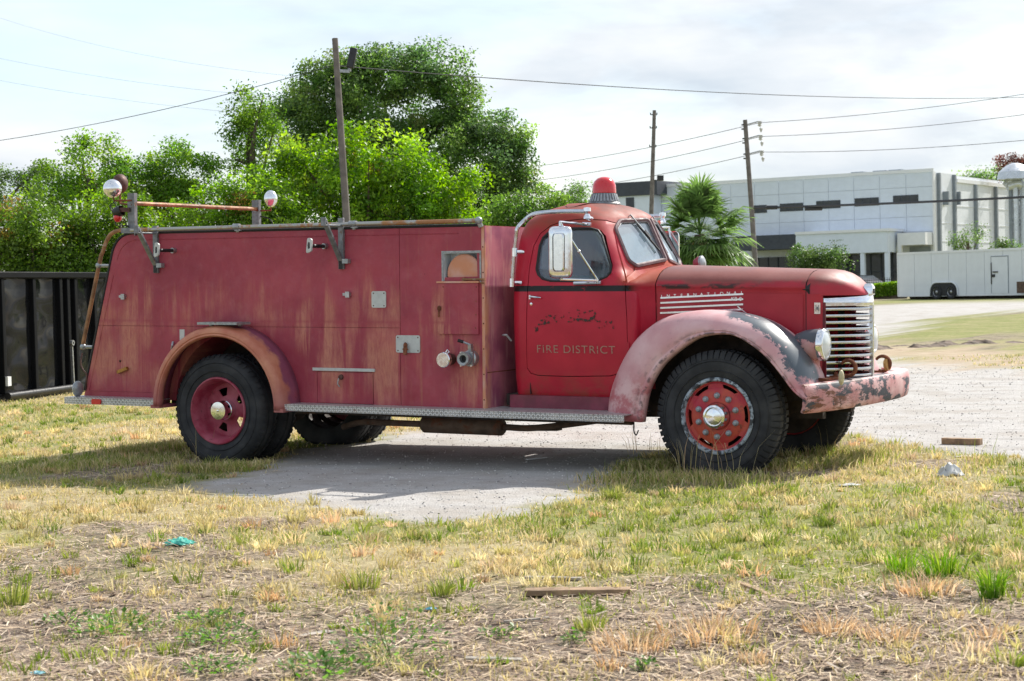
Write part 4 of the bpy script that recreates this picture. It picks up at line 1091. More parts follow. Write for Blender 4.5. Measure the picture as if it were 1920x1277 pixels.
q = P3(1574, 708, .33)
MB().sphere(q, .055, 14, 12, (.42, .5, 1.1)).tube([q+Vector((0, 0, -.05)), (q.x, q.y, zbt-.004)], .016, 8).build('bumper_lamp', simple('yellowed_lamp', (.55, .48, .30), .4, 0, .25, 20, .1), bm_)
MB().bar((5.56, .18, zbt+.008), (5.70, .52, zbt+.008), .035, .02).bar((5.6, .30, zbt+.01), (5.70, .27, zbt+.01), .03, .025).build('bumper_cleat', M['rust'], bm_)
MB().lathe([(.001, .018), (.05, .014), (.052, -.01)], (5.84, 1.42, zbt+.075), (1, -.2, .1), 18).build('hook_lamp', simple('amber_lamp', (.50, .27, .08), .4, 0, .2, 20, .1), bm_)
# fog lamp on the far cowl shoulder
q = P3(1308, 494, 1.55)
fl_ = MB().lathe([(.001, -.07), (.04, -.06), (.062, -.02), (.066, .01)], q, (1, 0, .1), 20).tube([q, (q.x, q.y-.05, 1.60)], .015, 8).build('cowl_lamp', M['wheelpink'], truck)
MB().lathe([(.067, .0), (.067, .02), (.05, .03), (.001, .04)], q, (1, 0, .1), 20).build('lamp_rim', M['galv'], fl_)
# small pale lever sticking out at the cab's rear edge
q = L(946, 628, .22)
MB().sphere((q[0], ys(q[1])-.01, q[1]), .018, 10, 8, (1.6, .8, .6)).tube([(q[0]+.01, ys(q[1])-.0, q[1]), (q[0]+.04, ys(q[1])+.03, q[1]-.05)], .009, 8).build('cab_lever', M['galv'], truck)
# ---- wheels
def tyre(width, R_, lug, flat):
    pr = [(.296, .030), (.305, .012), (.335, .0), (.40, -.010), (.452, -.004), (.482, .014), (R_-.014, .034), (R_-.006, .052)]
    for t in ((.30, .36, .64, .70) if not lug else (.42, .47, .53, .58)):
        w = width*t; 
        pr += [(R_-.004, w-.006), (R_-.016, w-.004), (R_-.016, w+.004), (R_-.004, w+.006)]
    pr += [(R_-.006, width-.052), (R_-.014, width-.034), (.482, width-.014), (.452, width+.004), (.40, width+.010), (.335, width), (.305, width-.012), (.296, width-.03)]
    mb = MB().lathe(pr, (0, 0, 0), (0, 1, 0), 72)
    # moulded sidewall rings
    for rr in (.36, .435): mb.lathe([(rr-.004, -.007+.0), (rr, -.0125), (rr+.004, -.007)], (0, 0, 0), (0, 1, 0), 72)
    n_ = 60 if lug else 52
    for k in range(n_):
        a = 2*math.pi*k/n_; e = Vector((math.cos(a), 0, math.sin(a))); tg = Vector((-math.sin(a), 0, math.cos(a)))
        hw = (.020 if lug else .015)
        for sd in (0, 1):
            off = tg*(.027 if sd else 0)
            def pt(r, w, s_):
                return e*r+off+tg*hw*s_+Vector((0, w if not sd else width-w, 0))
            if lug: rows = [(.452, -.008), (.487, .004), (R_+.004, .030), (R_+.004, .095)]; low = [(.44, .02), (.47, .03), (.49, .045), (.49, .095)]
            else: rows = [(.482, .008), (R_-.008, .028), (R_+.001, .045), (R_+.001, .062)]; low = [(.47, .03), (.48, .04), (.49, .05), (.49, .062)]
            vs = []
            for (r, w), (r2, w2) in zip(rows, low):
                vs += [pt(r, w, -1), pt(r, w, 1), pt(r2, w2, 1), pt(r2, w2, -1)]
            fs = []
            for i in range(3):
                for j in range(4): fs.append((i*4+j, i*4+(j+1) % 4, (i+1)*4+(j+1) % 4, (i+1)*4+j))
            fs += [(3, 2, 1, 0), (12, 13, 14, 15)]
            mb.add(vs, fs)
    # weight flattens the tread where it meets the ground
    out = []
    for (x, y, z) in mb.v:
        if z < -flat+.05:
            d = (-flat+.05-z); bulge = d*.12*(-1 if y < width/2 else 1)
            z = max(z, -flat) if z < -flat else z
            y = y+bulge
        out.append((x, y, z))
    mb.v = out
    return mb.mesh('tyre', M['tyre'], 30, merge=0)
me_tf = tyre(.25, .515, True, .462); me_tr = tyre(.245, .512, False, .462)
def nut_mesh():
    return MB().lathe([(.025, 0), (.025, -.014), (.021, -.019), (.015, -.034), (.001, -.036)], (0, 0, 0), (0, 1, 0), 8).mesh('lug_nut', M['lug'], 30)
me_nut = nut_mesh()
def disc_holes(r_out, holes, hw, r0, r1, ph, ci=.03):
    loops = [[(r_out*math.cos(2*math.pi*k/60), r_out*math.sin(2*math.pi*k/60)) for k in range(60)]]
    for h in range(holes):
        a = R(ph)+2*math.pi*h/holes
        ol = [(r1, -hw), (r1, -hw*.4), (r1, hw*.4), (r1, hw), (r0+.004, hw*.72), (r0, hw*.3), (r0, -hw*.3), (r0+.004, -hw*.72)]
        loops.append([(r*math.cos(a+t), r*math.sin(a+t)) for r, t in ol])
    return loops
front_w = empty('wheel', (0, 0, 0), truck)
obj('tyre', me_tf, front_w)
MB().lathe([(.300, .030), (.307, .004), (.300, -.004), (.284, -.006), (.276, .004), (.272, .022)], (0, 0, 0), (0, 1, 0), 60).build('lock_ring', M['lockring'], front_w)
MB().lathe([(.274, .020), (.262, .026), (.258, .05), (.262, .14), (.28, .20), (.296, .22)], (0, 0, 0), (0, 1, 0), 60).build('rim', M['wheelred'], front_w)
MB().prism(disc_holes(.259, 6, .29, .212, .254, 5), .030, .042).lathe([(.225, .030), (.20, .018), (.12, .014), (.11, .014)], (0, 0, 0), (0, 1, 0), 60).build('wheel_disc', M['wheelred'], front_w, smooth=40)
MB().lathe([(.001, .16), (.20, .16), (.20, .215), (.285, .222), (.001, .224)], (0, 0, 0), (0, 1, 0), 30).build('brake_drum', M['chassis'], front_w)
for k in range(10):
    a = R(18+36*k); obj('lug_nut', me_nut, front_w, (math.cos(a)*.163, .016, math.sin(a)*.163))
MB().lathe([(.105, .014), (.105, .004), (.098, -.006), (.096, -.05), (.090, -.062), (.074, -.068), (.066, -.064), (.06, -.072), (.03, -.078), (.001, -.08)], (0, 0, 0), (0, 1, 0), 40).build('hub_cap', M['chrome'], front_w, smooth=40)
rear_w = empty('dual_wheel', (0, 0, 0), truck)
obj('tyre', me_tr, rear_w); obj('tyre', me_tr, rear_w, (0, .30, 0))
MB().lathe([(.300, .028), (.309, .006), (.304, -.006), (.294, -.008), (.284, .004), (.268, .03), (.258, .06), (.245, .155), (.236, .165)], (0, 0, 0), (0, 1, 0), 60).build('rim', M['wheelpink'], rear_w)
MB().lathe([(.250, .12), (.262, .30), (.30, .34), (.30, .52)], (0, 0, 0), (0, 1, 0), 40).build('inner_rim', M['chassis'], rear_w)
MB().prism(disc_holes(.246, 5, .26, .13, .205, 35), .158, .17).build('wheel_disc', M['wheelpink'], rear_w)
MB().lathe([(.09, .16), (.09, .09), (.084, .085), (.084, .012), (.080, .002), (.03, -.002), (.012, -.002), (.010, -.008), (.001, -.009)], (0, 0, 0), (0, 1, 0), 36).build('hub', M['chrome'], rear_w, smooth=40)
XFW = 4.878
def lz(x): return .458+TP*x
RX = L(407, 773, -.12)[0]
front_w.location = (XFW, 0.005, lz(XFW)); rear_w.location = (RX, -.12, lz(RX))
c = copy_tree(front_w, truck); c.location = (XFW, 2*YC-.03, lz(XFW)); c.rotation_euler = (0, 0, math.pi)
c = copy_tree(rear_w, truck); c.location = (RX, 2*YC+.12, lz(RX)); c.rotation_euler = (0, 0, math.pi)
# ------------------------------------------------------------------ GROUND
rng = np.random.default_rng(11)
def poly_mask(X, Y, poly):
    inside = np.zeros(X.shape, bool); n_ = len(poly)
    for i in range(n_):
        x0, y0 = poly[i]; x1, y1 = poly[(i+1) % n_]
        c = ((y0 > Y) != (y1 > Y)) & (X < (x1-x0)*(Y-y0)/(y1-y0+1e-12)+x0)
        inside ^= c
    return inside
def seg_dist(X, Y, poly):
    d = np.full(X.shape, 1e9); n_ = len(poly)
    for i in range(n_):
        x0, y0 = poly[i]; x1, y1 = poly[(i+1) % n_]; dx, dy = x1-x0, y1-y0; l2 = dx*dx+dy*dy+1e-12
        t = np.clip(((X-x0)*dx+(Y-y0)*dy)/l2, 0, 1); d = np.minimum(d, np.hypot(X-x0-t*dx, Y-y0-t*dy))
    return d
# smooth value noise
_lat = rng.random((256, 256))
def vnoise(X, Y, s, ox=0., oy=0.):
    u = X/s+ox+1000.; v = Y/s+oy+1000.; i = np.floor(u).astype(int); j = np.floor(v).astype(int); fu = u-i; fv = v-j
    fu = fu*fu*(3-2*fu); fv = fv*fv*(3-2*fv); a = lambda p, q: _lat[p % 256, q % 256]
    return (a(i, j)*(1-fu)+a(i+1, j)*fu)*(1-fv)+(a(i, j+1)*(1-fu)+a(i+1, j+1)*fu)*fv
def fbm(X, Y, s, o=0., oct=4):
    r = 0; a = .5; t = 0
    for k in range(oct): r = r+a*vnoise(X, Y, s/2**k, o+k*7.3, o*1.7+k*3.1); t += a; a *= .55
    return r/t
def ss(x, a, b):
    t = np.clip((x-a)/(b-a), 0, 1); return t*t*(3-2*t)
GRAVEL = [G(*p) for p in ((2300, 705), (2300, 890), (1920, 858), (1790, 852), (1700, 836), (1610, 812), (1500, 822), (1330, 832), (1240, 838), (1190, 872), (1120, 902), (1085, 935), (1000, 958), (900, 974), (800, 978), (700, 972), (600, 955), (520, 938), (400, 915), (455, 886), (550, 866), (600, 842), (690, 832), (740, 812), (800, 796), (1000, 786), (1230, 770), (1500, 700), (1640, 668), (1920, 690))]
GRAVEL[0] = (22., 8.); GRAVEL[1] = (14., -1.)
ROAD = [G(*p) for p in ((1450, 680), (1590, 640), (1640, 634), (1720, 611), (1800, 600), (1920, 589))]+[(40., 52.), (40., 76.)]+[G(*p) for p in ((1920, 575.5), (1700, 583), (1560, 588), (1450, 600))]
SAND = [G(*p) for p in ((1560, 690), (1640, 672), (1920, 694), (2200, 712), (2200, 668), (1920, 664), (1800, 655), (1640, 645), (1560, 655))]
def fields(X, Y):
    w = (fbm(X, Y, .9, 3.)-.5)*.55+(fbm(X, Y, .22, 9.)-.5)*.30
    near = np.hypot(X-CAM[0], Y-CAM[1])
    w = w*np.clip(near/14., .6, 3.)
    sd = np.where(poly_mask(X, Y, GRAVEL), -1, 1)*seg_dist(X, Y, GRAVEL)+w
    gr = ss(sd+(fbm(X, Y, .13, 15.)-.5)*.5, .22, -.22)
    sr = np.where(poly_mask(X, Y, ROAD), -1, 1)*seg_dist(X, Y, ROAD)+w*1.4
    gr = np.maximum(gr, ss(sr, .5, -.4))
    s2 = np.where(poly_mask(X, Y, SAND), -1, 1)*seg_dist(X, Y, SAND)+w*2.2
    sand = ss(s2, .7, -.7)
    # litter-strewn dirt in the foreground
    d = (-X*math.sin(YAW)+Y*math.cos(YAW))-(-CAM[0]*math.sin(YAW)+CAM[1]*math.cos(YAW))   # depth from the camera
    lat = (X-CAM[0])*math.cos(YAW)+(Y-CAM[1])*math.sin(YAW)
    dirt = ss(d+(fbm(X, Y, 1.6, 21.)-.5)*3.4+lat*.10, 10.3, 8.5)
    dirt = np.maximum(dirt, ss(fbm(X, Y, 1.3, 33., 3), .60, .68)*.8)
    dirt = dirt*(1-gr)
    green = ss(fbm(X, Y, 1.7, 47., 4), .40, .62)
    far = ss(d, 24, 45)
    green = green*(1-far)+far*ss(fbm(X, Y, 14., 51., 3), .08, .34)
    return gr, dirt, green, sand, d, lat
def height(X, Y):
    d = (X-CAM[0])*-math.sin(YAW)+(Y-CAM[1])*math.cos(YAW)
    h = .34*ss(d, 34, 95)
    n1 = (fbm(X, Y, 2.2, 61., 3)-.5)*.07+(fbm(X, Y, .5, 71., 3)-.5)*.028
    # level pad where the truck's wheels stand
    pad = ss(np.maximum(np.abs(X-2.4)-3.6, np.abs(Y-1.)-1.5), 0., .9)
    gr = fields(X, Y)[0]
    return h+n1*(.12+.88*pad)*(1-.65*gr)
def lines(lo, hi, dlo, dhi, step, grow=1.16):
    a = list(np.arange(dlo, dhi, step)); s_ = step
    while a[-1] < hi: s_ *= grow; a.append(a[-1]+s_)
    s_ = step
    while a[0] > lo: s_ *= grow; a.insert(0, a[0]-s_)
    return np.array(a)
xs = lines(-1500, 1500, -5.5, 12.5, .075); ysl = lines(-60, 2500, -9.5, 6., .075)
XX, YY = np.meshgrid(xs, ysl, indexing='ij'); ZZ = height(XX, YY)
gr, dirt, green, sand, _, _ = fields(XX, YY)
nx, ny = XX.shape
V = np.stack([XX, YY, ZZ], -1).reshape(-1, 3).astype(np.float32)
I = np.arange(nx*ny).reshape(nx, ny)
Fq = np.stack([I[:-1, :-1], I[1:, :-1], I[1:, 1:], I[:-1, 1:]], -1).reshape(-1, 4)
def np_mesh(name, V, F, mat, cols=None, smooth=False):
    me = bpy.data.meshes.new(name); k = F.shape[1]
    me.vertices.add(len(V)); me.vertices.foreach_set('co', np.ascontiguousarray(V, np.float32).ravel())
    me.loops.add(F.size); me.loops.foreach_set('vertex_index', np.ascontiguousarray(F, np.int32).ravel())
    me.polygons.add(len(F)); me.polygons.foreach_set('loop_start', np.arange(0, F.size, k, dtype=np.int32)); me.polygons.foreach_set('loop_total', np.full(len(F), k, np.int32))
    if smooth: me.polygons.foreach_set('use_smooth', np.ones(len(F), bool))
    me.update(calc_edges=True)
    if cols is not None:
        at = me.color_attributes.new('col', 'FLOAT_COLOR', 'POINT'); c4 = np.ones((len(V), 4), np.float32); c4[:, :3] = cols; at.data.foreach_set('color', c4.ravel())
    me.materials.append(mat); return me
def ground_mat():
    n = N('ground'); v = n.co(); at = n.n('VertexColor', layer_name='col'); sp = n.n('SeparateColor', {0: at.outputs[0]}).outputs
    fine = n.noise(v, 55, 6, .7); mid = n.noise(v, 9, 6, .6); big = n.noise(v, 1.1, 4)
    # pale crushed-shell gravel
    g = n.mix(n.rng(fine, .3, .7), (.36, .345, .325), (.55, .53, .505))
    g = n.mix(n.mul(n.rng(mid, .45, .72), .5), g, (.36, .335, .31))
    vo = n.n('TexVoronoi', {'Vector': v, 'Scale': 70.}).outputs
    g = n.mix(n.mul(n.rng(vo['Distance'], .34, .10), .35), g, (.60, .58, .55))
    g = n.mix(n.mul(n.rng(n.noise(v, 34, 5, .7), .62, .72), .18), g, (.24, .22, .20))
    g = n.mix(n.mul(n.rng(n.noise(v, 1.4, 6, .65), .42, .66), .55), g, (.33, .29, .245))
    g = n.mix(n.mul(n.rng(n.noise(n.co((1, 3.5, 1)), 1.0, 5, .6), .52, .66), .35), g, (.26, .245, .235))
    # thatch below the dry grass
    dry = n.mix(n.rng(mid, .3, .7), (.31, .25, .135), (.45, .38, .22))
    grn = n.mix(n.rng(mid, .3, .7), (.15, .175, .045), (.23, .255, .075))
    t = n.mix(n.mul(sp[2], n.rng(big, .3, .7, .5, 1)), dry, grn)
    t = n.mix(n.mul(n.rng(fine, .5, .75), .5), t, (.12, .085, .05))
    # dark sandy dirt with straw litter
    dr = n.mix(n.rng(n.noise(v, 14, 6, .65), .32, .68), (.15, .115, .095), (.34, .275, .22))
    dr = n.mix(n.rng(n.noise(n.co((1, 3, 1)), 22, 6, .7), .5, .62), dr, (.44, .345, .245))
    dr = n.mix(n.mul(n.rng(n.noise(v, 2.6, 5, .6), .46, .60), .85), dr, n.mix(fine, (.075, .06, .05), (.16, .13, .105)))
    c = n.mix(sp[1], t, dr); c = n.mix(sp[0], c, g)
    a = n.n('VertexColor', layer_name='sand').outputs[0]
    sd = n.mix(n.rng(n.noise(v, 2.5, 6), .3, .7), (.36, .27, .18), (.47, .38, .28))
    c = n.mix(n.n('SeparateColor', {0: a}).outputs[0], c, sd)
    h = n.math('ADD', n.math('MULTIPLY', fine, .6), n.math('ADD', mid, n.math('MULTIPLY', vo['Distance'], -.5)))
    return n.end(n.pbr(c, .93, 0, n.bump(h, .7, .018), Specular_IOR_Level=.15))
me = np_mesh('ground', V, Fq, ground_mat(), np.stack([gr, dirt, green], -1).reshape(-1, 3), True)
at = me.color_attributes.new('sand', 'FLOAT_COLOR', 'POINT'); c4 = np.ones((len(V), 4), np.float32); c4[:, :3] = sand.reshape(-1, 1); at.data.foreach_set('color', c4.ravel())
gnd = obj('ground', me); tag(gnd, 'gravel and dry grass ground of the lot and verge', None, None, 'structure')
# ---- grass blades
def leafmat(name, transl=.35, rough=.6):
    n = N(name); at = n.n('VertexColor', layer_name='col').outputs[0]
    a = n.pbr(at, rough, 0, None, Specular_IOR_Level=.3)
    t = n.n('BsdfTranslucent', {0: n.n('HueSaturation', {'Saturation': 1.15, 'Value': 1.75, 'Color': at}).outputs[0]}).outputs[0]
    return n.end(n.n('MixShader', {0: transl, 1: a, 2: t}).outputs[0])
M['blade'] = leafmat('grass_blade', .35)
M['leaf'] = leafmat('tree_leaf', .50, .38)
M['straw'] = leafmat('straw', .05, .8)
DRYC = np.array([(.54, .45, .23), (.62, .54, .32), (.47, .39, .19), (.56, .45, .26), (.44, .39, .18)])
GRNC = np.array([(.19, .24, .05), (.25, .285, .07), (.15, .21, .04), (.31, .32, .10), (.36, .36, .12)])
TANC = np.array([(.56, .40, .25), (.50, .33, .19), (.62, .48, .32)])
def blades(X, Y, Z, hgt, wid, bend, col, az=None):
    n_ = len(X); az = rng.uniform(0, 2*np.pi, n_) if az is None else az
    dx, dy = np.cos(az), np.sin(az); px, py = -dy, dx
    P = np.zeros((n_, 5, 3), np.float32)
    fa = rng.uniform(0, 2*np.pi, n_); px, py = np.cos(fa), np.sin(fa)
    for k, (t, wf) in enumerate(((0, 1), (0, -1), (.55, .8), (.55, -.8), (1, 0))):
        b = bend*t*t
        P[:, k, 0] = X+dx*b*hgt+px*wf*wid; P[:, k, 1] = Y+dy*b*hgt+py*wf*wid
        P[:, k, 2] = Z+hgt*t*(1-.35*np.minimum(bend, 1.6)*t)-.004
    base = (np.arange(n_)*5)[:, None]
    F = np.concatenate([base+np.array([[0, 1, 3]]), base+np.array([[0, 3, 2]]), base+np.array([[2, 3, 4]])], 1).reshape(-1, 3)
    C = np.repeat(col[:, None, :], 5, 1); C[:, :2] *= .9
    return P.reshape(-1, 3), F, C.reshape(-1, 3)
def wedge(n_, dmin, dmax, half=.47, power=1.0):
    d = dmin+(dmax-dmin)*rng.random(n_)**power; t = np.tan(half)*rng.uniform(-1, 1, n_)*d
    X = CAM[0]-d*math.sin(YAW)+t*math.cos(YAW); Y = CAM[1]+d*math.cos(YAW)+t*math.sin(YAW)
    return X, Y, d
WHEELS = [(XFW, -.02, XFW, .28), (XFW, 1.75, XFW, 2.03), (RX, -.14, RX, .46), (RX, 1.6, RX, 2.18)]
def clear_wheels(X, Y):
    ok = np.ones(len(X), bool)
    for x0, y0, x1, y1 in WHEELS: ok &= ~((np.abs(X-x0) < .30) & (Y > y0) & (Y < y1))
    return ok
def scatter(name, n_, dmin, dmax, prob, hfun, label, cat, wid=.0022, power=1.0, mat='blade'):
    X, Y, d = wedge(n_, dmin, dmax, power=power); g_, di, gn, sa, dd, lt = fields(X, Y)
    p, col = prob(X, Y, g_, di, gn, sa, d)
    k = (rng.random(n_) < p) & clear_wheels(X, Y)
    X, Y, d, col = X[k], Y[k], d[k], col[k]
    h, bend = hfun(len(X), X, Y)
    w = wid*(1+d/14.)*rng.uniform(.7, 1.3, len(X))
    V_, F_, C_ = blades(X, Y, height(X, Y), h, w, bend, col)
    o = obj(name, np_mesh(name, V_, F_, M[mat], C_)); tag(o, label, cat, None, 'stuff'); return o
def pick(C, n_): return C[rng.integers(0, len(C), n_)]*rng.uniform(.75, 1.25, (n_, 1))
def clumpy(X, Y, s, o): return ss(fbm(X, Y, s, o, 3), .38, .62)
def turf(X, Y, g_, di, gn, sa, d):
    n_ = len(X); cl = .25+.75*clumpy(X, Y, .35, 81.)
    p = (1-g_)**2*(1-.80*di)*(1-.75*sa)*cl
    isg = rng.random(n_) < gn*.58+.08
    return p, np.where(isg[:, None], pick(GRNC, n_), pick(DRYC, n_))
scatter('dry_turf', 520000, 6.0, 34., turf, lambda n_, X, Y: (rng.uniform(.018, .065, n_)*(.6+.8*fbm(X, Y, .8, 90.)), rng.uniform(.1, 1.2, n_)), 'short mixed yellow and green turf around the truck', 'grass', power=1.15)
# larger tufts: clumps of longer blades
def tufts(name, n_c, per, dmin, dmax, prob, pal, hr, spread, label, cat, wid=.0026, power=1.3):
    X, Y, d = wedge(n_c, dmin, dmax, power=power); g_, di, gn, sa, dd, lt = fields(X, Y)
    k = rng.random(n_c) < prob(X, Y, g_, di, gn, sa, d); X, Y = X[k], Y[k]; n_ = len(X)
    size = rng.uniform(.5, 1.3, n_); m = np.repeat(np.arange(n_), per)
    a = rng.uniform(0, 2*np.pi, len(m)); r = spread*size[m]*rng.random(len(m))**.7
    bx, by = X[m]+np.cos(a)*r, Y[m]+np.sin(a)*r
    ok = clear_wheels(bx, by); m, a, bx, by = m[ok], a[ok], bx[ok], by[ok]
    base = pick(pal, n_)[m]*rng.uniform(.8, 1.25, (len(m), 1)); d_ = np.hypot(bx-CAM[0], by-CAM[1])
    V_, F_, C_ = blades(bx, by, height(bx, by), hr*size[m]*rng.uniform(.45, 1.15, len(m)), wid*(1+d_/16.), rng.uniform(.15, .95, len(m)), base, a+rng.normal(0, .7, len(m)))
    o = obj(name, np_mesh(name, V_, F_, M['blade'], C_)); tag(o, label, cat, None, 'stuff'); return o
tufts('green_grass_tufts', 5000, 26, 6., 30., lambda X, Y, g_, di, gn, sa, d: (1-g_)**3*(.10+.75*gn)*(1-.72*di)*(1-sa)*.75, GRNC[:4], .085, .06, 'loose green grass tufts scattered through the turf', 'grass')
tufts('straw_tufts', 2700, 34, 6., 24., lambda X, Y, g_, di, gn, sa, d: (1-g_)**3*(.55-.2*gn)*(1-.45*di), np.concatenate([DRYC, DRYC, TANC]), .085, .06, 'dead straw coloured grass tufts in the foreground dirt', 'grass')
# fallen straw, twigs and mulch
def litter(name, n_, dmin, dmax, prob, ln, wd_, cols, label, cat, zup=.004):
    X, Y, d = wedge(n_, dmin, dmax, power=1.2); g_, di, gn, sa, dd, lt = fields(X, Y)
    k = rng.random(n_) < prob(g_, di, gn, d); X, Y, d = X[k], Y[k], d[k]; n_ = len(X)
    l = rng.uniform(*ln, n_)*rng.uniform(.5, 1, n_); w = rng.uniform(*wd_, n_); a = rng.uniform(0, 2*np.pi, n_)
    dx, dy = np.cos(a), np.sin(a); Z = height(X, Y)+zup*rng.uniform(.5, 3., n_); tl = rng.normal(0, .10, n_)
    P = np.zeros((n_, 4, 3), np.float32)
    for q, (s_, t) in enumerate(((-1, -1), (1, -1), (1, 1), (-1, 1))):
        P[:, q, 0] = X+dx*l*s_-dy*w*t; P[:, q, 1] = Y+dy*l*s_+dx*w*t; P[:, q, 2] = Z+np.abs(tl)*l*(1+s_)+rng.uniform(0, .003, n_)
    F = np.arange(n_*4).reshape(-1, 4); c = pick(cols, n_)
    o = obj(name, np_mesh(name, P.reshape(-1, 3), F, M['straw'], np.repeat(c, 4, 0))); tag(o, label, cat, None, 'stuff')
litter('straw_litter', 108000, 5.9, 17., lambda g_, di, gn, d: (1-g_)*(.12+.88*di), (.015, .075), (.0010, .0032), np.array([(.58, .45, .30), (.48, .36, .24), (.66, .54, .40), (.36, .26, .18), (.22, .15, .11)]), 'fallen straw and dead stems littering the bare dirt', 'straw')
litter('wood_chips', 6500, 5.9, 14., lambda g_, di, gn, d: (1-g_)*di, (.02, .06), (.004, .011), np.array([(.22, .15, .10), (.35, .26, .18), (.13, .09, .07), (.46, .38, .30)]), 'small bark and wood chips strewn over the dirt', 'mulch')
# loose stones on the gravel
def pebbles(name, n_, dmin, dmax, label):
    X, Y, d = wedge(n_, dmin, dmax, power=1.3); g_ = fields(X, Y)[0]; k = rng.random(n_) < g_; X, Y, d = X[k], Y[k], d[k]; n_ = len(X)
    s_ = rng.uniform(.003, .009, n_)*rng.uniform(.6, 1.5, n_)*(.7+d/60.); base = np.array([(1, 0, 0), (-1, 0, 0), (0, 1, 0), (0, -1, 0), (0, 0, .7), (0, 0, -.7)], np.float32)
    P = base[None]*s_[:, None, None]*rng.uniform(.6, 1.4, (n_, 6, 1))
    a = rng.uniform(0, 6.3, n_); c, s2 = np.cos(a)[:, None], np.sin(a)[:, None]
    P = np.stack([P[..., 0]*c-P[..., 1]*s2, P[..., 0]*s2+P[..., 1]*c, P[..., 2]], -1)
    P[..., 0] += X[:, None]; P[..., 1] += Y[:, None]; P[..., 2] += (height(X, Y)+s_*.25)[:, None]
    tri = np.array([(0, 2, 4), (2, 1, 4), (1, 3, 4), (3, 0, 4), (2, 0, 5), (1, 2, 5), (3, 1, 5), (0, 3, 5)])
    F = ((np.arange(n_)*6)[:, None, None]+tri[None]).reshape(-1, 3)
    C = pick(np.array([(.44, .42, .40), (.56, .54, .52), (.32, .30, .29), (.65, .63, .60)]), n_)
    o = obj(name, np_mesh(name, P.reshape(-1, 3), F, M['straw'], np.repeat(C, 6, 0))); tag(o, label, 'gravel', None, 'stuff')
pebbles('loose_gravel', 31000, 9.5, 30., 'loose pebbles on the pale gravel lot')
# ---- tall seed-head grasses by the wheels and elsewhere
def blade_thing(name, label, cat, X0, Y0, n_, hr, spread, pal, wid=.0035, bend=(.1, .8), group=None, lean=None):
    r = spread*rng.random(n_)**.7; a = rng.uniform(0, 2*np.pi, n_); X, Y = X0+np.cos(a)*r, Y0+np.sin(a)*r
    z0 = height(np.array([X0]), np.array([Y0]))[0]
    V_, F_, C_ = blades(X-X0, Y-Y0, height(X, Y)-z0, hr*rng.uniform(.45, 1.1, n_), wid*rng.uniform(.7, 1.3, n_), rng.uniform(*bend, n_), pick(pal, n_), a+rng.normal(0, .5, n_))
    o = obj(name, np_mesh(name, V_, F_, M['blade'], C_)); o.location = (X0, Y0, z0); tag(o, label, cat, group); return o
BRG = np.array([(.13, .27, .02), (.19, .33, .03), (.10, .21, .02), (.27, .36, .06)])
gl = 'bright green grass clumps'
for (px, py, n_, hr, sp_, lab) in ((1862, 1130, 120, .20, .05, 'brightest upright green grass clump near the right edge of the dirt'), (1770, 1085, 130, .19, .10, 'wide green grass clump left of the brightest upright clump'), (1690, 1075, 90, .15, .07, 'green grass clump furthest left of the three bright right-hand clumps'), (1150, 935, 90, .14, .06, 'yellow green grass clump on the gravel edge before the front wheel'), (830, 1118, 90, .13, .06, 'olive spiky grass clump in the dirt below the gravel patch'), (680, 1105, 90, .13, .08, 'olive grass clump left of the spiky clump in the dirt'), (1105, 1185, 80, .11, .07, 'grey green grass clump in the dirt below the weathered plank'), (20, 1130, 110, .16, .10, 'green grass clump at the left edge of the dirt')):
    X0, Y0 = G(px, py); blade_thing('grass_clump', lab, 'grass', X0, Y0, n_, hr, sp_, BRG if 'bright' in lab or 'green grass clump l' in lab else GRNC, group=gl)
for (px, py, n_, hr, sp_, lab) in ((1180, 1215, 150, .12, .16, 'orange tan dead grass clump at the bottom centre right'), (1330, 1200, 170, .14, .22, 'widest orange tan dead grass clump among the dirt'), (1560, 1190, 110, .12, .12, 'orange tan dead grass clump left of the bottom right corner'), (1670, 1205, 100, .12, .12, 'orange tan dead grass clump close to the bottom right corner'), (1730, 1120, 120, .14, .18, 'reddish dead grass clump beneath the bright green clumps')):
    X0, Y0 = G(px, py); blade_thing('dead_grass_clump', lab, 'grass', X0, Y0, n_, hr, sp_, TANC, group='dead grass clumps', bend=(.3, 1.2))
wp = [((1215, 850), 'thin dry stalks behind the front wheel of the truck'), ((1300, 888), 'tall dry stalks standing before the front wheel left of its hub'), ((1385, 890), 'tall pale stalks crossing the front wheel right of its hub'), ((1560, 850), 'thin dark stalks ahead of the far front wheel'), ((1690, 860), 'green stalks in the grass below the bumper tip'), ((260, 830), 'dark seed stalks behind the rear wheel'), ((1830, 880), 'stalks beside the white plastic bag'), ((390, 862), 'fine seed heads at the foot of the rear wheel')]
for (p, lab) in wp:
    X0, Y0 = G(*p); 
    if p[0] in (1300, 1385): Y0 -= .12
    blade_thing('tall_stalks', lab, 'grass', X0, Y0, 16, .46 if p[0] in (1300, 1385, 260) else .34, .20, np.concatenate([DRYC[:3], TANC[:1]]) if p[0] not in (1690, 1830) else GRNC, .0022, (.05, .55), 'tall grass stalks')
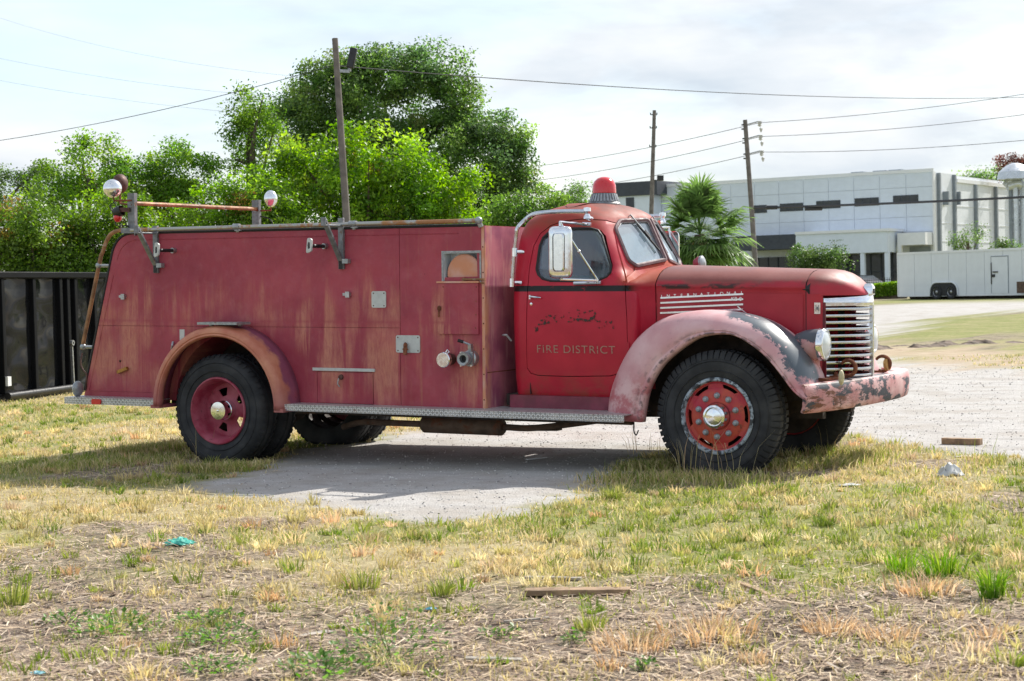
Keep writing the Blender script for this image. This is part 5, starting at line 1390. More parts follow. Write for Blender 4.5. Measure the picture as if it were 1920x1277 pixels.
# fringe of longer grass in the wheel shadows
tf_x, tf_y = [], []
def fringe(name, label, segs, n_, hr, pal):
    X = []; Y = []
    for (a, b, w) in segs:
        t = rng.random(n_); A, Bq = np.array(G(*a)), np.array(G(*b)); q = A[None]+(Bq-A)[None]*t[:, None]+rng.normal(0, w, (n_, 2)); X.append(q[:, 0]); Y.append(q[:, 1])
    X, Y = np.concatenate(X), np.concatenate(Y); ok = clear_wheels(X, Y); X, Y = X[ok], Y[ok]; m = len(X)
    V_, F_, C_ = blades(X, Y, height(X, Y), hr*rng.uniform(.4, 1.2, m), .0042*rng.uniform(.7, 1.3, m), rng.uniform(.1, .9, m), pick(pal, m))
    o = obj(name, np_mesh(name, V_, F_, M['blade'], C_)); tag(o, label, 'grass', None, 'stuff')
fringe('grass_fringe', 'longer green grass growing round the front wheel', [((1140, 900), (1420, 905), .16), ((1180, 880), (1280, 880), .10), ((1440, 880), (1620, 870), .16), ((1540, 850), (1640, 860), .12)], 1400, .105, np.concatenate([GRNC, DRYC]))
fringe('shade_grass', 'weedy grass in the shade beside the rear wheel', [((20, 890), (330, 860), .22), ((330, 885), (480, 880), .08), ((230, 850), (330, 838), .15)], 1500, .09, np.concatenate([GRNC, DRYC]))
# ---- leafy weeds
def weed(name, label, X0, Y0, n_, rad, h, leaf, pal, group):
    th = rng.uniform(0, 2*np.pi, n_); rr = rad*rng.random(n_)**.6; X = np.cos(th)*rr; Y = np.sin(th)*rr
    Z = h*rng.random(n_)*(1-(rr/rad)**2*.6)+.01
    az = th+rng.normal(0, .8, n_); tilt = rng.uniform(-.2, .9, n_); l = leaf*.8*rng.uniform(.6, 1.3, n_); w = l*rng.uniform(.28, .42, n_)
    d = np.stack([np.cos(az)*np.cos(tilt), np.sin(az)*np.cos(tilt), np.sin(tilt)], -1); s_ = np.stack([-np.sin(az), np.cos(az), np.zeros(n_)], -1)
    c = np.stack([X, Y, Z], -1)
    up = np.cross(d, s_); up *= np.sign(up[:, 2:3]+1e-9)
    P = np.stack([c, c+d*(l*.45)[:, None]+s_*w[:, None]+up*(w*.25)[:, None], c+d*l[:, None], c+d*(l*.45)[:, None]-s_*w[:, None]+up*(w*.25)[:, None]], 1)
    F = ((np.arange(n_)*4)[:, None, None]+np.array([(0, 1, 2), (0, 2, 3)])[None]).reshape(-1, 3)
    z0 = height(np.array([X0]), np.array([Y0]))[0]
    root = empty(name, (X0, Y0, z0)); tag(root, label, 'weed', group)
    obj('foliage', np_mesh('foliage', P.reshape(-1, 3), F, M['leaf'], np.repeat(pick(pal, n_), 4, 0)), root)
    st_ = MB()
    for k in range(9):
        i = rng.integers(0, n_); st_.tube([(0, 0, -.01), (P[i, 0, 0]*.5, P[i, 0, 1]*.5, P[i, 0, 2]*.8), tuple(P[i, 0])], .0022, 4)
    st_.build('stem', M['weedstem'], root)
M['weedstem'] = simple('weed_stem', (.10, .14, .04), .7, 0, .3, 20, .1)
WD = np.array([(.08, .17, .03), (.12, .23, .045), (.16, .27, .07)])
wg = 'leafy ground weeds'
for (px, py, n_, rad, h, leaf, lab) in ((410, 1205, 190, .19, .07, .035, 'low dark leafy weed left of centre in the dirt'), (390, 1165, 170, .17, .05, .03, 'flat green weed just above the dark leafy weed'), (215, 1185, 200, .22, .09, .035, 'leafy weed mound towards the left of the dirt'), (130, 1165, 90, .12, .06, .03, 'small weed left of the leafy mound'), (735, 1235, 420, .26, .24, .03, 'tallest feathery weed at the bottom of the picture'), (610, 1262, 180, .2, .07, .04, 'broad leafed weed beside the tallest feathery weed'), (408, 1260, 130, .15, .05, .03, 'small weed at the bottom edge left of the broad leafed weed'), (1080, 1205, 50, .06, .05, .03, 'tiny green sprout below the grey green clump'), (945, 1195, 60, .10, .05, .03, 'small weed sprout right of the tallest weed'), (1205, 1255, 40, .05, .05, .03, 'tiny bright sprout at the bottom edge')):
    X0, Y0 = G(px, py); weed('leafy_weed', lab, X0, Y0, n_, rad, h, leaf, WD, wg)
# ---- litter one can pick up
def ground_z(x, y): return float(height(np.array([x]), np.array([y]))[0])
M['oldwood'] = simple('weathered_wood', (.30, .20, .12), .85, 0, .35, 14, .4)
M['greywood'] = simple('grey_wood', (.36, .32, .27), .85, 0, .3, 14, .4)
def plank(p0, p1, w, th, mat, label, lift=0):
    a, b = G(*p0), G(*p1); za = max(ground_z(*a), ground_z(*b), ground_z((a[0]+b[0])/2, (a[1]+b[1])/2))+.002+lift
    A, Bv = Vector((a[0], a[1], za+th/2)), Vector((b[0], b[1], za+th/2)); d = (Bv-A).normalized(); s_ = Vector((-d.y, d.x, 0)); n_ = 7; rings = []
    for k in range(n_):
        c = A.lerp(Bv, k/(n_-1)); j = lambda q: random.uniform(-q, q); e = .9 if k in (0, n_-1) else 1
        rings.append([c-s_*w/2*e+Vector((0, 0, -th/2)), c+s_*w/2*(e+j(.06))+Vector((0, 0, -th/2)), c+s_*w/2*(e+j(.06))+Vector((0, 0, th/2+j(.002))), c-s_*w/2*(e+j(.06))+Vector((0, 0, th/2+j(.002)))])
    o = MB().loft(rings, True, True).build('wood_plank', mat, None, smooth=0, bevel=.002); tag(o, label, 'plank', 'scrap wood'); return o
random.seed(3)
plank((985, 1118), (1182, 1116), .085, .028, M['oldwood'], 'brown weathered plank lying in the foreground dirt')
plank((985, 1087), (1090, 1090), .03, .014, M['greywood'], 'thin grey slat lying behind the brown plank')
plank((1768, 832), (1840, 834), .09, .055, M['oldwood'], 'short wood block on the gravel at the right')
plank((872, 1238), (978, 1241), .04, .016, M['greywood'], 'pale grey slat at the bottom edge of the dirt')
plank((545, 1195), (620, 1183), .05, .006, M['greywood'], 'pale bark strip in the dirt left of the feathery weed')
plank((945, 1172), (1030, 1165), .012, .010, M['greywood'], 'thin stick right of the brown plank end')
plank((1385, 1100), (1450, 1128), .03, .01, M['oldwood'], 'splintered stick right of the brown plank')
plank((987, 863), (1025, 859), .03, .008, M['whitepaint'], 'white strip of litter in the shadow under the cab')
def rag(px, py, sx, sy, h, col, label, cat, name):
    X0, Y0 = G(px, py); z0 = ground_z(X0, Y0); n_ = 11; mb = MB(); vs = []
    rg = np.random.default_rng(int(px))
    for i in range(n_):
        for j in range(n_):
            u, v = i/(n_-1)*2-1, j/(n_-1)*2-1; r = 1-.25*rg.random()
            x = u*sx*math.sqrt(1-.45*v*v)*r; y = v*sy*math.sqrt(1-.45*u*u)*r
            vs.append((x*math.cos(YAW)-y*math.sin(YAW), x*math.sin(YAW)+y*math.cos(YAW), .006+h*max(0, 1-u*u*.9-v*v*.8)*rg.uniform(.2, 1)))
    fs = [(i*n_+j, (i+1)*n_+j, (i+1)*n_+j+1, i*n_+j+1) for i in range(n_-1) for j in range(n_-1)]
    n = N(name+'_sheet'); m_ = n.end(n.n('MixShader', {0: .35, 1: n.pbr(col, .4, 0), 2: n.n('BsdfTranslucent', {0: col}).outputs[0]}).outputs[0])
    o = mb.add(vs, fs).build(name, m_, None, smooth=25); o.location = (X0, Y0, z0+.004)
    s_ = o.modifiers.new('s', 'SOLIDIFY'); s_.thickness = .0015
    tag(o, label, cat); return o
rag(1782, 897, .11, .12, .10, (.72, .73, .72), 'crumpled white plastic bag on the grass at right', 'litter', 'plastic_bag')
rag(1592, 912, .09, .06, .015, (.75, .74, .70), 'flat scrap of white paper ahead of the front wheel', 'litter', 'paper_scrap')
rag(335, 1022, .11, .10, .05, (.10, .55, .45), 'torn turquoise plastic scrap lying in the grass', 'litter', 'plastic_scrap')
rag(808, 1144, .03, .03, .012, (.08, .40, .55), 'tiny blue plastic scrap in the dirt', 'litter', 'plastic_scrap')
rag(70, 1268, .035, .03, .012, (.25, .55, .62), 'tiny pale blue scrap at the bottom left', 'litter', 'plastic_scrap')
rag(1808, 857, .10, .05, .012, (.72, .70, .66), 'flat pale paper scrap behind the plastic bag', 'litter', 'paper_scrap')
# ---- ridge of dark clods beyond the lot
cl = MB(); nt_, nw_ = 220, 9; vs = []
A_, B_ = np.array(G(1600, 656)), np.array(G(1900, 643)); dv_ = (B_-A_)/np.linalg.norm(B_-A_); pv_ = np.array([-dv_[1], dv_[0]])
for i in range(nt_):
    for j in range(nw_):
        t_ = i/(nt_-1); w_ = (j/(nw_-1)-.5)*1.7; q_ = A_+(B_-A_)*t_+pv_*(w_+.5*float(fbm(np.array([i*.08]), np.array([3.]), 1., 5.)[0]-.5))
        r_ = float(fbm(np.array([q_[0]]), np.array([q_[1]]), .55, 120., 4)[0]); k_ = float(fbm(np.array([q_[0]]), np.array([q_[1]]), 1.9, 131., 2)[0])
        vs.append((q_[0], q_[1], ground_z(*q_)-.035+.62*max(0., r_-.36)*(1-(2*w_/1.7)**2)*(.4+1.3*k_)*(1.-.5*t_)))
cl.add(vs, [(i*nw_+j, (i+1)*nw_+j, (i+1)*nw_+j+1, i*nw_+j+1) for i in range(nt_-1) for j in range(nw_-1)])
o = cl.build('soil_ridge', simple('dark_soil', (.13, .095, .07), .95, 0, .5, 6, .6), None, smooth=30, merge=0); tag(o, 'ragged broken ridge of dark soil along the far lot edge', 'soil', None, 'stuff')
# ------------------------------------------------------------------ TREES
RTv = Vector(tuple(RT)); FWH = Vector((-math.sin(YAW), math.cos(YAW), 0))
M['bark'] = simple('bark', (.11, .085, .06), .9, 0, .4, 12, .5)
def leaf_quads(C, nrm, l, w, col):
    n_ = len(C); a = rng.normal(size=(n_, 3)); d = np.cross(nrm, a); d /= np.linalg.norm(d, axis=1, keepdims=True)+1e-9; s_ = np.cross(nrm, d)
    P = np.stack([C-d*l[:, None]*.5, C+s_*w[:, None]*.5+nrm*w[:, None]*.12, C+d*l[:, None]*.5, C-s_*w[:, None]*.5+nrm*w[:, None]*.12], 1)
    F = ((np.arange(n_)*4)[:, None, None]+np.array([(0, 1, 2), (0, 2, 3)])[None]).reshape(-1, 3)
    return P.reshape(-1, 3), F, np.repeat(col, 4, 0)
def tree(name, label, D, ells, pal, leaf=.12, dens=1.0, group=None, clr=.40, trunk=True, cat='tree', seed=0, hi=None, ground_z0=None, sparse=0.):
    global rng
    rng = np.random.default_rng(100+seed)
    cs = []; Ls = []
    cx0 = sum(e[0]*e[2]*e[3] for e in ells)/sum(e[2]*e[3] for e in ells)
    b0 = B(cx0, 560, D); gz = ground_z(b0.x, b0.y) if ground_z0 is None else ground_z0
    base = Vector((b0.x, b0.y, gz)); clumps = []
    for (px, py, rx, ry) in ells:
        c = B(px, py, D); k = D/FPX; rx_, rz_ = rx*k, ry*k; rd = min(rx_, rz_*1.3)*.95
        area = rx_*rz_*3.1; nc = max(5, int(area/(clr*clr)*1.9))
        u = rng.normal(size=(nc, 3)); u /= np.linalg.norm(u, axis=1, keepdims=True)
        rr = np.where(rng.random(nc) < .78, rng.uniform(.78, 1.04, nc), rng.uniform(.2, .8, nc))
        for q, r_ in zip(u, rr):
            if rng.random() < sparse: continue
            p = c+RTv*(q[0]*rx_*r_)+FWH*(q[1]*rd*r_)+Vector((0, 0, q[2]*rz_*r_))
            if p.z < gz+.1: continue
            out = Vector((RTv*q[0]+FWH*q[1]+Vector((0, 0, q[2])))).normalized()
            clumps.append((p, out, c))
    n_c = len(clumps)
    Cs = []; Ns = []; Cc = []
    per = int(190*dens*(clr/.4)**2*(.12/leaf)**1.5)
    for (p, out, c) in clumps:
        r_ = clr*rng.uniform(.55, 1.25); m = int(per*rng.uniform(.6, 1.3))
        g_ = np.clip(rng.normal(size=(m, 3)), -1.7, 1.7)*np.array([.52, .52, .40])*r_
        Cs.append(np.array(p)[None]+g_)
        nn = rng.normal(size=(m, 3))*.8+np.array(out)[None]*.45+np.array([0, 0, .65])[None]; nn /= np.linalg.norm(nn, axis=1, keepdims=True); Ns.append(nn)
        bc_ = pal[rng.integers(0, len(pal))]*rng.uniform(.55, 1.45)
        if hi is not None and rng.random() < .035: bc_ = np.array(hi)*rng.uniform(.8, 1.1)
        Cc.append(np.clip(bc_[None]*rng.uniform(.65, 1.35, (m, 1)), 0, 1))
    for (px, py, rx, ry) in ells:          # leaves deep inside the crown
        c = B(px, py, D); k = D/FPX; m = int(rx*ry*k*k*3.1*26*dens*(1-sparse)); u = rng.normal(size=(m, 3)); u /= np.linalg.norm(u, axis=1, keepdims=True); u *= (rng.random((m, 1))**.4)*.86
        Cs.append(np.array(c)[None]+np.array(RTv)[None]*u[:, :1]*rx*k+np.array(FWH)[None]*u[:, 1:2]*min(rx, ry*1.3)*k*.95+np.array([0, 0, 1.])[None]*u[:, 2:]*ry*k)
        nn = rng.normal(size=(m, 3)); nn /= np.linalg.norm(nn, axis=1, keepdims=True); Ns.append(nn); Cc.append(pal[rng.integers(0, len(pal), m)]*rng.uniform(.6, 1.2, (m, 1)))
    Cs, Ns, Cc = np.concatenate(Cs)-np.array(base)[None], np.concatenate(Ns), np.concatenate(Cc); m = len(Cs)
    l = leaf*.66*rng.uniform(.65, 1.35, m)
    V_, F_, C_ = leaf_quads(Cs, Ns, l, l*rng.uniform(.42, .62, m), Cc)
    root = empty(name, base); tag(root, label, cat, group)
    obj('crown', np_mesh('crown', V_, F_, M['leaf'], C_), root)
    if trunk:
        top = Vector((sum(c[2].x for c in clumps)/n_c, sum(c[2].y for c in clumps)/n_c, sum(c[2].z for c in clumps)/n_c))-base
        r0 = .05+.028*top.z
        t = MB(); mid = top*.45+Vector((rng.uniform(-.2, .2), rng.uniform(-.2, .2), 0))
        t.tube(smooth_path([(0, 0, -.15), (0.02, 0, top.z*.15), mid, top], 4), [r0*(1.25-.8*i/12) for i in range(13)], 10); t.build('trunk', M['bark'], root)
        for k in range(min(14, max(5, n_c//14))):
            p = clumps[rng.integers(0, n_c)][0]-base; s0 = mid.lerp(top, rng.uniform(0, .8)); md = s0.lerp(p, .5)+Vector((rng.uniform(-.15, .15), rng.uniform(-.15, .15), rng.uniform(.0, .25)))
            MB().tube(smooth_path([s0, md, p], 4), [r0*(.42-.36*i/8) for i in range(9)], 6).build('limb', M['bark'], root)
    return root
OAK = np.array([(.09, .165, .042), (.13, .215, .055), (.17, .25, .065), (.11, .185, .075)])
BRI = np.array([(.17, .29, .030), (.22, .35, .045), (.13, .24, .025), (.27, .38, .06), (.10, .20, .025)])
MIX = np.array([(.12, .22, .03), (.165, .28, .042), (.21, .31, .055), (.09, .18, .028)])
PAL_ = np.array([(.10, .165, .05), (.13, .19, .06), (.085, .145, .04)])
tg = 'trees behind the fire truck'
tree('oak_tree', 'tallest dark green tree rising behind the wooden pole', 45, [(705, 190, 165, 88), (725, 150, 100, 60), (540, 255, 52, 62), (800, 132, 66, 50), (615, 165, 55, 45), (640, 140, 70, 42), (850, 185, 45, 55), (900, 300, 100, 85), (935, 265, 50, 50), (860, 240, 60, 60), (650, 270, 140, 95), (955, 355, 62, 65), (790, 330, 190, 110), (900, 470, 130, 80)], OAK, .135, 1.25, tg, .42, seed=1, hi=(.15, .18, .055))
tree('bright_tree', 'yellow green tree with large leaves directly behind the wooden pole', 38, [(640, 330, 130, 88), (740, 330, 90, 72), (560, 340, 80, 60), (690, 285, 45, 48), (800, 385, 110, 50), (640, 410, 180, 60), (860, 350, 55, 25), (600, 500, 150, 70), (790, 490, 130, 70)], BRI, .15, 1.15, tg, .36, seed=2, hi=(.20, .17, .04))
tree('slender_tree', 'slender vine hung tree left of the tallest tree', 41, [(468, 205, 45, 38), (445, 250, 28, 42), (495, 225, 32, 42), (470, 290, 38, 40)], MIX, .12, 1.15, tg, .33, seed=3)
tree('bushy_tree', 'bushy green tree behind the spot lamps at the truck tail', 40, [(172, 312, 66, 58), (125, 350, 70, 55), (235, 345, 55, 45)], MIX, .12, 1.15, tg, .36, seed=4, hi=(.16, .14, .04))
tree('broad_tree', 'broad low tree between the bushy tree and the slender tree', 40.5, [(330, 325, 70, 58), (290, 360, 80, 55), (385, 330, 32, 38), (350, 390, 110, 55), (380, 480, 120, 70)], MIX, .12, 1.15, tg, .36, seed=5, hi=(.18, .13, .04))
tree('pale_tree', 'pale grey green tree top at the far left edge', 50, [(20, 360, 60, 40), (75, 335, 35, 30), (-60, 370, 60, 50)], PAL_, .11, 1.1, tg, .38, seed=6)
bg_ = 'brush behind the black trailer'
tree('roadside_brush', 'light green brush above the black trailer', 36, [(60, 420, 95, 70), (-60, 430, 90, 70), (120, 470, 90, 60), (10, 480, 90, 55), (60, 520, 160, 60)], BRI*.55+PAL_.mean(0)*.35, .115, 1.2, bg_, .34, True, 'bush', 7, (.30, .20, .06))
tree('roadside_brush', 'light green brush behind the tail of the fire body', 36.5, [(215, 420, 80, 70), (280, 440, 90, 60), (170, 480, 90, 55), (200, 530, 120, 60)], BRI*.45+MIX.mean(0)*.4, .115, 1.2, bg_, .34, True, 'bush', 8, (.26, .17, .06))
tree('roadside_brush', 'mixed green brush below the broad low tree', 36.2, [(410, 410, 90, 62), (500, 400, 70, 70), (470, 345, 45, 40), (540, 430, 70, 40), (430, 470, 150, 60)], MIX*.6+BRI.mean(0)*.4, .12, 1.2, bg_, .34, True, 'bush', 9, (.24, .16, .05))
tree('roadside_brush', 'green brush between the tallest tree and the roof beacon', 39.5, [(985, 405, 70, 32), (1045, 385, 42, 36), (930, 410, 70, 30), (1075, 400, 40, 25), (1020, 480, 110, 75)], MIX*.5+OAK.mean(0)*.5, .115, 1.2, bg_, .34, True, 'bush', 10, (.16, .14, .04))
tree('distant_tree', 'small rounded dark tree just left of the roof beacon', 75, [(1080, 368, 34, 22), (1060, 385, 30, 20)], OAK, .16, 1., None, .5, seed=11)
tree('roof_tree', 'dark tree showing over the warehouse side roof', 150, [(1830, 345, 36, 22), (1880, 340, 40, 25), (1805, 338, 14, 12)], OAK, .32, 1., None, .9, seed=12)
tree('copper_tree', 'reddish brown leaved tree beside the dust collector', 140, [(1895, 312, 30, 20), (1925, 300, 30, 18), (1880, 325, 14, 12)], np.array([(.11, .045, .035), (.15, .06, .045), (.08, .04, .03)]), .26, .8, None, .7, seed=13, sparse=.3)
tree('young_tree', 'thin young tree behind the middle of the white trailer', 108, [(1818, 450, 32, 24), (1800, 462, 22, 12), (1830, 440, 16, 14)], PAL_*1.05, .20, .55, 'young trees by the warehouse', .5, seed=14, sparse=.35)
tree('young_tree', 'thin young tree behind the right end of the white trailer', 108, [(1896, 457, 22, 16), (1880, 463, 14, 10)], PAL_, .20, .6, 'young trees by the warehouse', .5, seed=15, sparse=.25)
tree('shrub_tree', 'rounded grey green bush before the warehouse storefront', 88, [(1530, 480, 42, 30), (1515, 490, 32, 25), (1560, 490, 28, 22), (1530, 515, 30, 30)], PAL_*.85, .17, 1.0, None, .42, seed=16, cat='bush')
# ------------------------------------------------------------------ PALM
rng = np.random.default_rng(77); random.seed(77)
Dp = 52.; pc = B(1312, 440, Dp); gz = ground_z(pc.x, pc.y); palm = empty('cabbage_palm', (pc.x, pc.y, gz)); tag(palm, 'cabbage palm with hanging dead fans behind the windscreen', 'palm')
hc = pc.z-gz
M['palmtrunk'] = simple('palm_trunk', (.16, .12, .085), .9, 0, .4, 10, .5)
MB().tube([(0, 0, -.1), (.03, 0, hc*.5), (0, 0, hc)], [.20, .18, .16], 12).build('trunk', M['palmtrunk'], palm)
def frond(el, az, ln, dead):
    d = Vector((math.cos(az)*math.cos(el), math.sin(az)*math.cos(el), math.sin(el))); side = d.cross(Vector((0, 0, 1))).normalized(); upv = side.cross(d).normalized()
    s0 = Vector((0, 0, hc)); tip = s0+d*ln*.52+Vector((0, 0, -.10*ln*(1-abs(el))))
    vs = []; fs = []; cols = []
    def strip(pts, w, col, nrm):
        k = len(vs)
        for i, p in enumerate(pts):
            a = (pts[min(i+1, len(pts)-1)]-pts[max(i-1, 0)]).normalized(); s_ = a.cross(nrm).normalized(); ww = w*(1 if i == 0 else (.9 if i < len(pts)-1 else .08))
            vs.extend([p+s_*ww, p-s_*ww]); cols.extend([col, col])
        for i in range(len(pts)-1): fs.append((k+2*i, k+2*i+1, k+2*i+3, k+2*i+2))
    g0 = np.array((.12, .19, .06)) if not dead else np.array((.30, .22, .12))
    strip([s0, s0.lerp(tip, .5)+Vector((0, 0, .03)), tip], .018, tuple(g0*1.1), upv)
    for k in range(22):
        t = -1+2*k/21; a = t*1.75; dr = (d*math.cos(a)+side*math.sin(a)); l = ln*.50*(1-.28*abs(t))*random.uniform(.85, 1.1)
        m1 = tip+dr*l*.55+upv*(.02-abs(t)*.05*ln); e = tip+dr*l+Vector((0, 0, -(.16+.18*random.random())*l*(1.6 if dead else 1)))
        c = g0*random.uniform(.45, 1.8) if not dead else g0*random.uniform(.5, 1.3)
        strip([tip, m1, e], .030, tuple(np.clip(c, 0, 1)), (upv+side*.5*math.sin(k*1.7)).normalized())
    F4 = np.array(fs); 
    return np_mesh('frond', np.array([tuple(v) for v in vs]), F4, M['leaf'], np.array(cols))
for k in range(150):
    dead = k >= 122; el = R(random.uniform(-20, 85)) if not dead else R(random.uniform(-75, -40)); 
    if 70 <= k < 122: el = R(random.uniform(-50, 5))
    obj('frond' if not dead else 'dead_frond', frond(el, 2*math.pi*(k*.618 % 1), random.uniform(1.15, 2.1), dead), palm)
# ------------------------------------------------------------------ POLES AND WIRES
M['pole'] = simple('weathered_pole', (.16, .14, .125), .85, 0, .25, 5, .3)
M['wire'] = simple('wire', (.05, .05, .055), .6, 0, .1, 3, .0)
M['palewire'] = simple('bare_wire', (.22, .24, .26), .5, .0, .1, 3, .0)
def utility_pole(label, p0, p1, D, r0, r1):
    a = B(*p1, D); t = B(*p0, D); gz = ground_z(a.x, a.y); root = empty('utility_pole', (a.x, a.y, gz)); tag(root, label, 'pole', 'wooden utility poles')
    MB().tube([(0, 0, -.3), (t-Vector((a.x, a.y, gz)))*.5, t-Vector((a.x, a.y, gz))], [r1, (r0+r1)/2, r0], 14).build('shaft', M['pole'], root)
    return root, Vector((a.x, a.y, gz)), t
pa, ba, ta = utility_pole('tall grey wooden pole with a lamp rising behind the fire body', (628, 72), (668, 697), 34, .058, .085)
c = B(661, 100, 34)-ba
lm = MB().bar(B(664, 90, 34)-ba, B(656, 128, 34)-ba, .13, .14, tuple(RTv)).build('floodlight', M['blackmetal'], pa, bevel=.02)
MB().bar(B(655, 134, 34)-ba, B(636, 133, 34)-ba, .06, .06).bar(B(655, 134, 34)-ba, B(656, 126, 34)-ba, .05, .05).build('lamp_bracket', M['galv'], pa)
pb_, bb, tb_ = utility_pole('further wooden pole with side pins right of the roof beacon', (1227, 207), (1216, 592), 85, .085, .13)
for py in (215, 240, 275):
    for s in (-1, 1):
        q = B(1226+s*6-(py-207)*.03, py, 85)-bb; MB().tube([q-RTv*.12*s, q, q+Vector((0, 0, .09))], .03, 6).build('pin', M['blackmetal'], pb_)
MB().bar(B(1232, 334, 85)-bb, B(1244, 334, 85)-bb, .25, .25).bar(B(1223, 338, 85)-bb, B(1238, 338, 85)-bb, .05, .05).build('camera_box', M['blackmetal'], pb_)
pc_, bc_, tc_ = utility_pole('leaning wooden pole with three white insulators behind the palm', (1397, 225), (1424, 604), 70, .085, .11)
ins = []
M['porcelain'] = simple('porcelain', (.55, .55, .52), .25, 0, .1, 10, .0)
for py in (230, 256, 285):
    xl = 1399+(py-225)*.068
    o = MB().tube([B(xl, py+4, 70)-bc_, B(xl+22, py-2, 70)-bc_], .025, 6).build('insulator_arm', M['galv'], pc_)
    q = B(xl+25, py+2, 70)-bc_
    MB().lathe([(.02, .12), (.10, .09), (.05, .05), (.10, .02), (.05, -.03), (.09, -.06), (.02, -.12)], q, (0, 0, 1), 12).build('insulator', M['porcelain'], o)
    MB().lathe([(.02, .10), (.07, .06), (.05, -.02), (.02, -.09)], q+RTv*.05+Vector((0, 0, -.25)), (0, 0, 1), 10).build('insulator', M['porcelain'], o)
    ins.append(B(xl+25, py, 70))
    for s in (-1, 1):
        q = B(xl-3, py+(4 if s > 0 else 12), 70)-bc_; MB().tube([q, q-RTv*.13], .03, 6).build('pin', M['blackmetal'], pc_)
def wire(label, a, b, sag, r, mat='wire', n=26):
    a, b = Vector(a), Vector(b); pts = [a.lerp(b, k/n)-Vector((0, 0, sag*4*(k/n)*(1-k/n))) for k in range(n+1)]
    o = MB().tube(pts, r, 5, False).build('overhead_wire', M[mat], None); tag(o, label, 'wire', 'overhead wires'); return o
wire('overhead wire from the lamp pole to the left edge', ta+Vector((0, 0, -.5)), B(-260, 292, 42), .28, .007)
wire('twisted overhead wire from the lamp pole across the upper right sky', ta+Vector((0, 0, -.52)), B(2300, 150, 85), .75, .010)
for i, (py, q, lab) in enumerate(((136, (985, 305), 'upper'), (180, (1000, 330), 'middle'), (237, (1030, 349), 'lower'))):
    wire(lab+' wire from the leaning pole insulators to the right edge', ins[i], B(2150, py, 62), .25, .010, 'wire')
    wire(lab+' wire from the leaning pole running left behind the beacon', ins[i], B(q[0]-160, q[1]+22, 105), .4, .012, 'wire')
wire('thick black cable strung across the warehouse front', B(1409, 390, 70), B(3000, 285, 64), .3, .048)
for (px, py, w) in ((1525, 391, .34), (1447, 389, .22)):
    q = B(px, py, 69.6); o = MB().tube([q-RTv*w, q+RTv*w], .085, 8).build('cable_splice', M['blackmetal'], None, smooth=40); tag(o, 'black splice case on the thick cable %s' % ('right of the second warehouse window' if px > 1500 else 'next to the leaning pole'), 'splice case', 'cable splice cases')
wire('highest faint wire in the upper left sky', B(-200, 60, 80), B(640, 190, 60), .5, .0045, 'palewire')
wire('second faint wire in the upper left sky', B(-200, 108, 80), B(640, 226, 60), .4, .0045, 'palewire')
wire('faint wire crossing the top left above the others', B(-40, 20, 80), B(640, 150, 60), .5, .004, 'palewire')
# ------------------------------------------------------------------ WAREHOUSE
ang = R(85.); e1 = Vector((-math.sin(ang), math.cos(ang), 0)); e2 = Vector((math.cos(ang), math.sin(ang), 0))
P0 = B(1752, 520, 130); P0.z = ground_z(P0.x, P0.y); wh = empty('warehouse', P0); wh.rotation_euler = (0, 0, math.atan2(-e1.y, -e1.x))
tag(wh, 'long white panelled warehouse with dark strip windows at right', 'building')
# local axes: -x runs left along the front, +y runs back
def FU(px, py):         # front plane -> (local x, z)
    d = ray(px, py); n_ = np.array(e2); t = np.dot(np.array(P0)-CAM, n_)/np.dot(d, n_); p = Vector(tuple(CAM+d*t))-P0
    return (-p.dot(e1), p.z)
def SU(px, py):         # right side plane -> (local y, z)
    d = ray(px, py); n_ = np.array(e1); t = np.dot(np.array(P0)-CAM, n_)/np.dot(d, n_); p = Vector(tuple(CAM+d*t))-P0
    return (p.dot(e2), p.z)
M['wpanel'] = simple('white_wall_panel', (.70, .76, .84), .55, 0, .03, 2, .03)
M['wside'] = simple('grey_white_wall', (.72, .75, .79), .55, 0, .04, 2, .03)
M['wtrim'] = simple('white_trim', (.78, .79, .80), .5, 0, .03, 2, .02)
M['darkglass'] = simple('dark_window_glass', (.02, .025, .03), .12, 0, .2, 2, .0)
M['dkgrey'] = simple('dark_grey_cladding', (.045, .052, .066), .6, 0, .1, 2, .0)
M['downpipe'] = simple('grey_downpipe', (.22, .25, .28), .6, 0, .1, 2, .0)
M['shopglass'] = glassmat('storefront_glass', (.25, .30, .33), .05, (.10, .12, .14), 1.6)
ztop = FU(1752, 321)[1]; zmid = FU(1748, 433)[1]; xl_ = FU(1240, 340)[0]; dep = 34.
MB().box(xl_, -.05, .05, dep, -.3, ztop-.1).build('wall', M['wside'], wh)
ncol = 11; rows = 4; cw_ = -xl_/ncol; rh = (ztop-zmid)/rows
pm = MB().box(0, cw_-.025, -.02, .045, 0, rh-.025).mesh('panel', M['wpanel'])
for i in range(ncol):
    for j in range(rows): obj('panel', pm, wh, (xl_+i*cw_+.012, 0, zmid+j*rh+.012))
MB().box(xl_, .08, -.10, .04, ztop+.0, ztop+.22).box(-.02, .10, -.10, .30, -.2, ztop-.001).build('coping', M['wtrim'], wh)
for (x0, x1, y0, y1) in ((1675, 1722, 366, 381), (1603, 1648, 371, 386), (1531, 1576, 376, 391), (1463, 1506, 381, 396), (1413, 1438, 386, 398)):
    a = FU(x0, y1); b = FU(x1, y0); zc_ = (a[1]+b[1])/2; hh = .30
    w_ = MB().box(a[0], b[0], -.06, -.021, zc_-hh, zc_+hh).build('window', M['dkgrey'], wh)
    n_ = 3
    for k in range(n_):
        xa = a[0]+(b[0]-a[0])*(k+.06)/n_; xb = a[0]+(b[0]-a[0])*(k+.94)/n_
        MB().box(xa, xb, -.075, -.061, zc_-hh+.06, zc_+hh-.06).build('pane', M['darkglass'], w_)
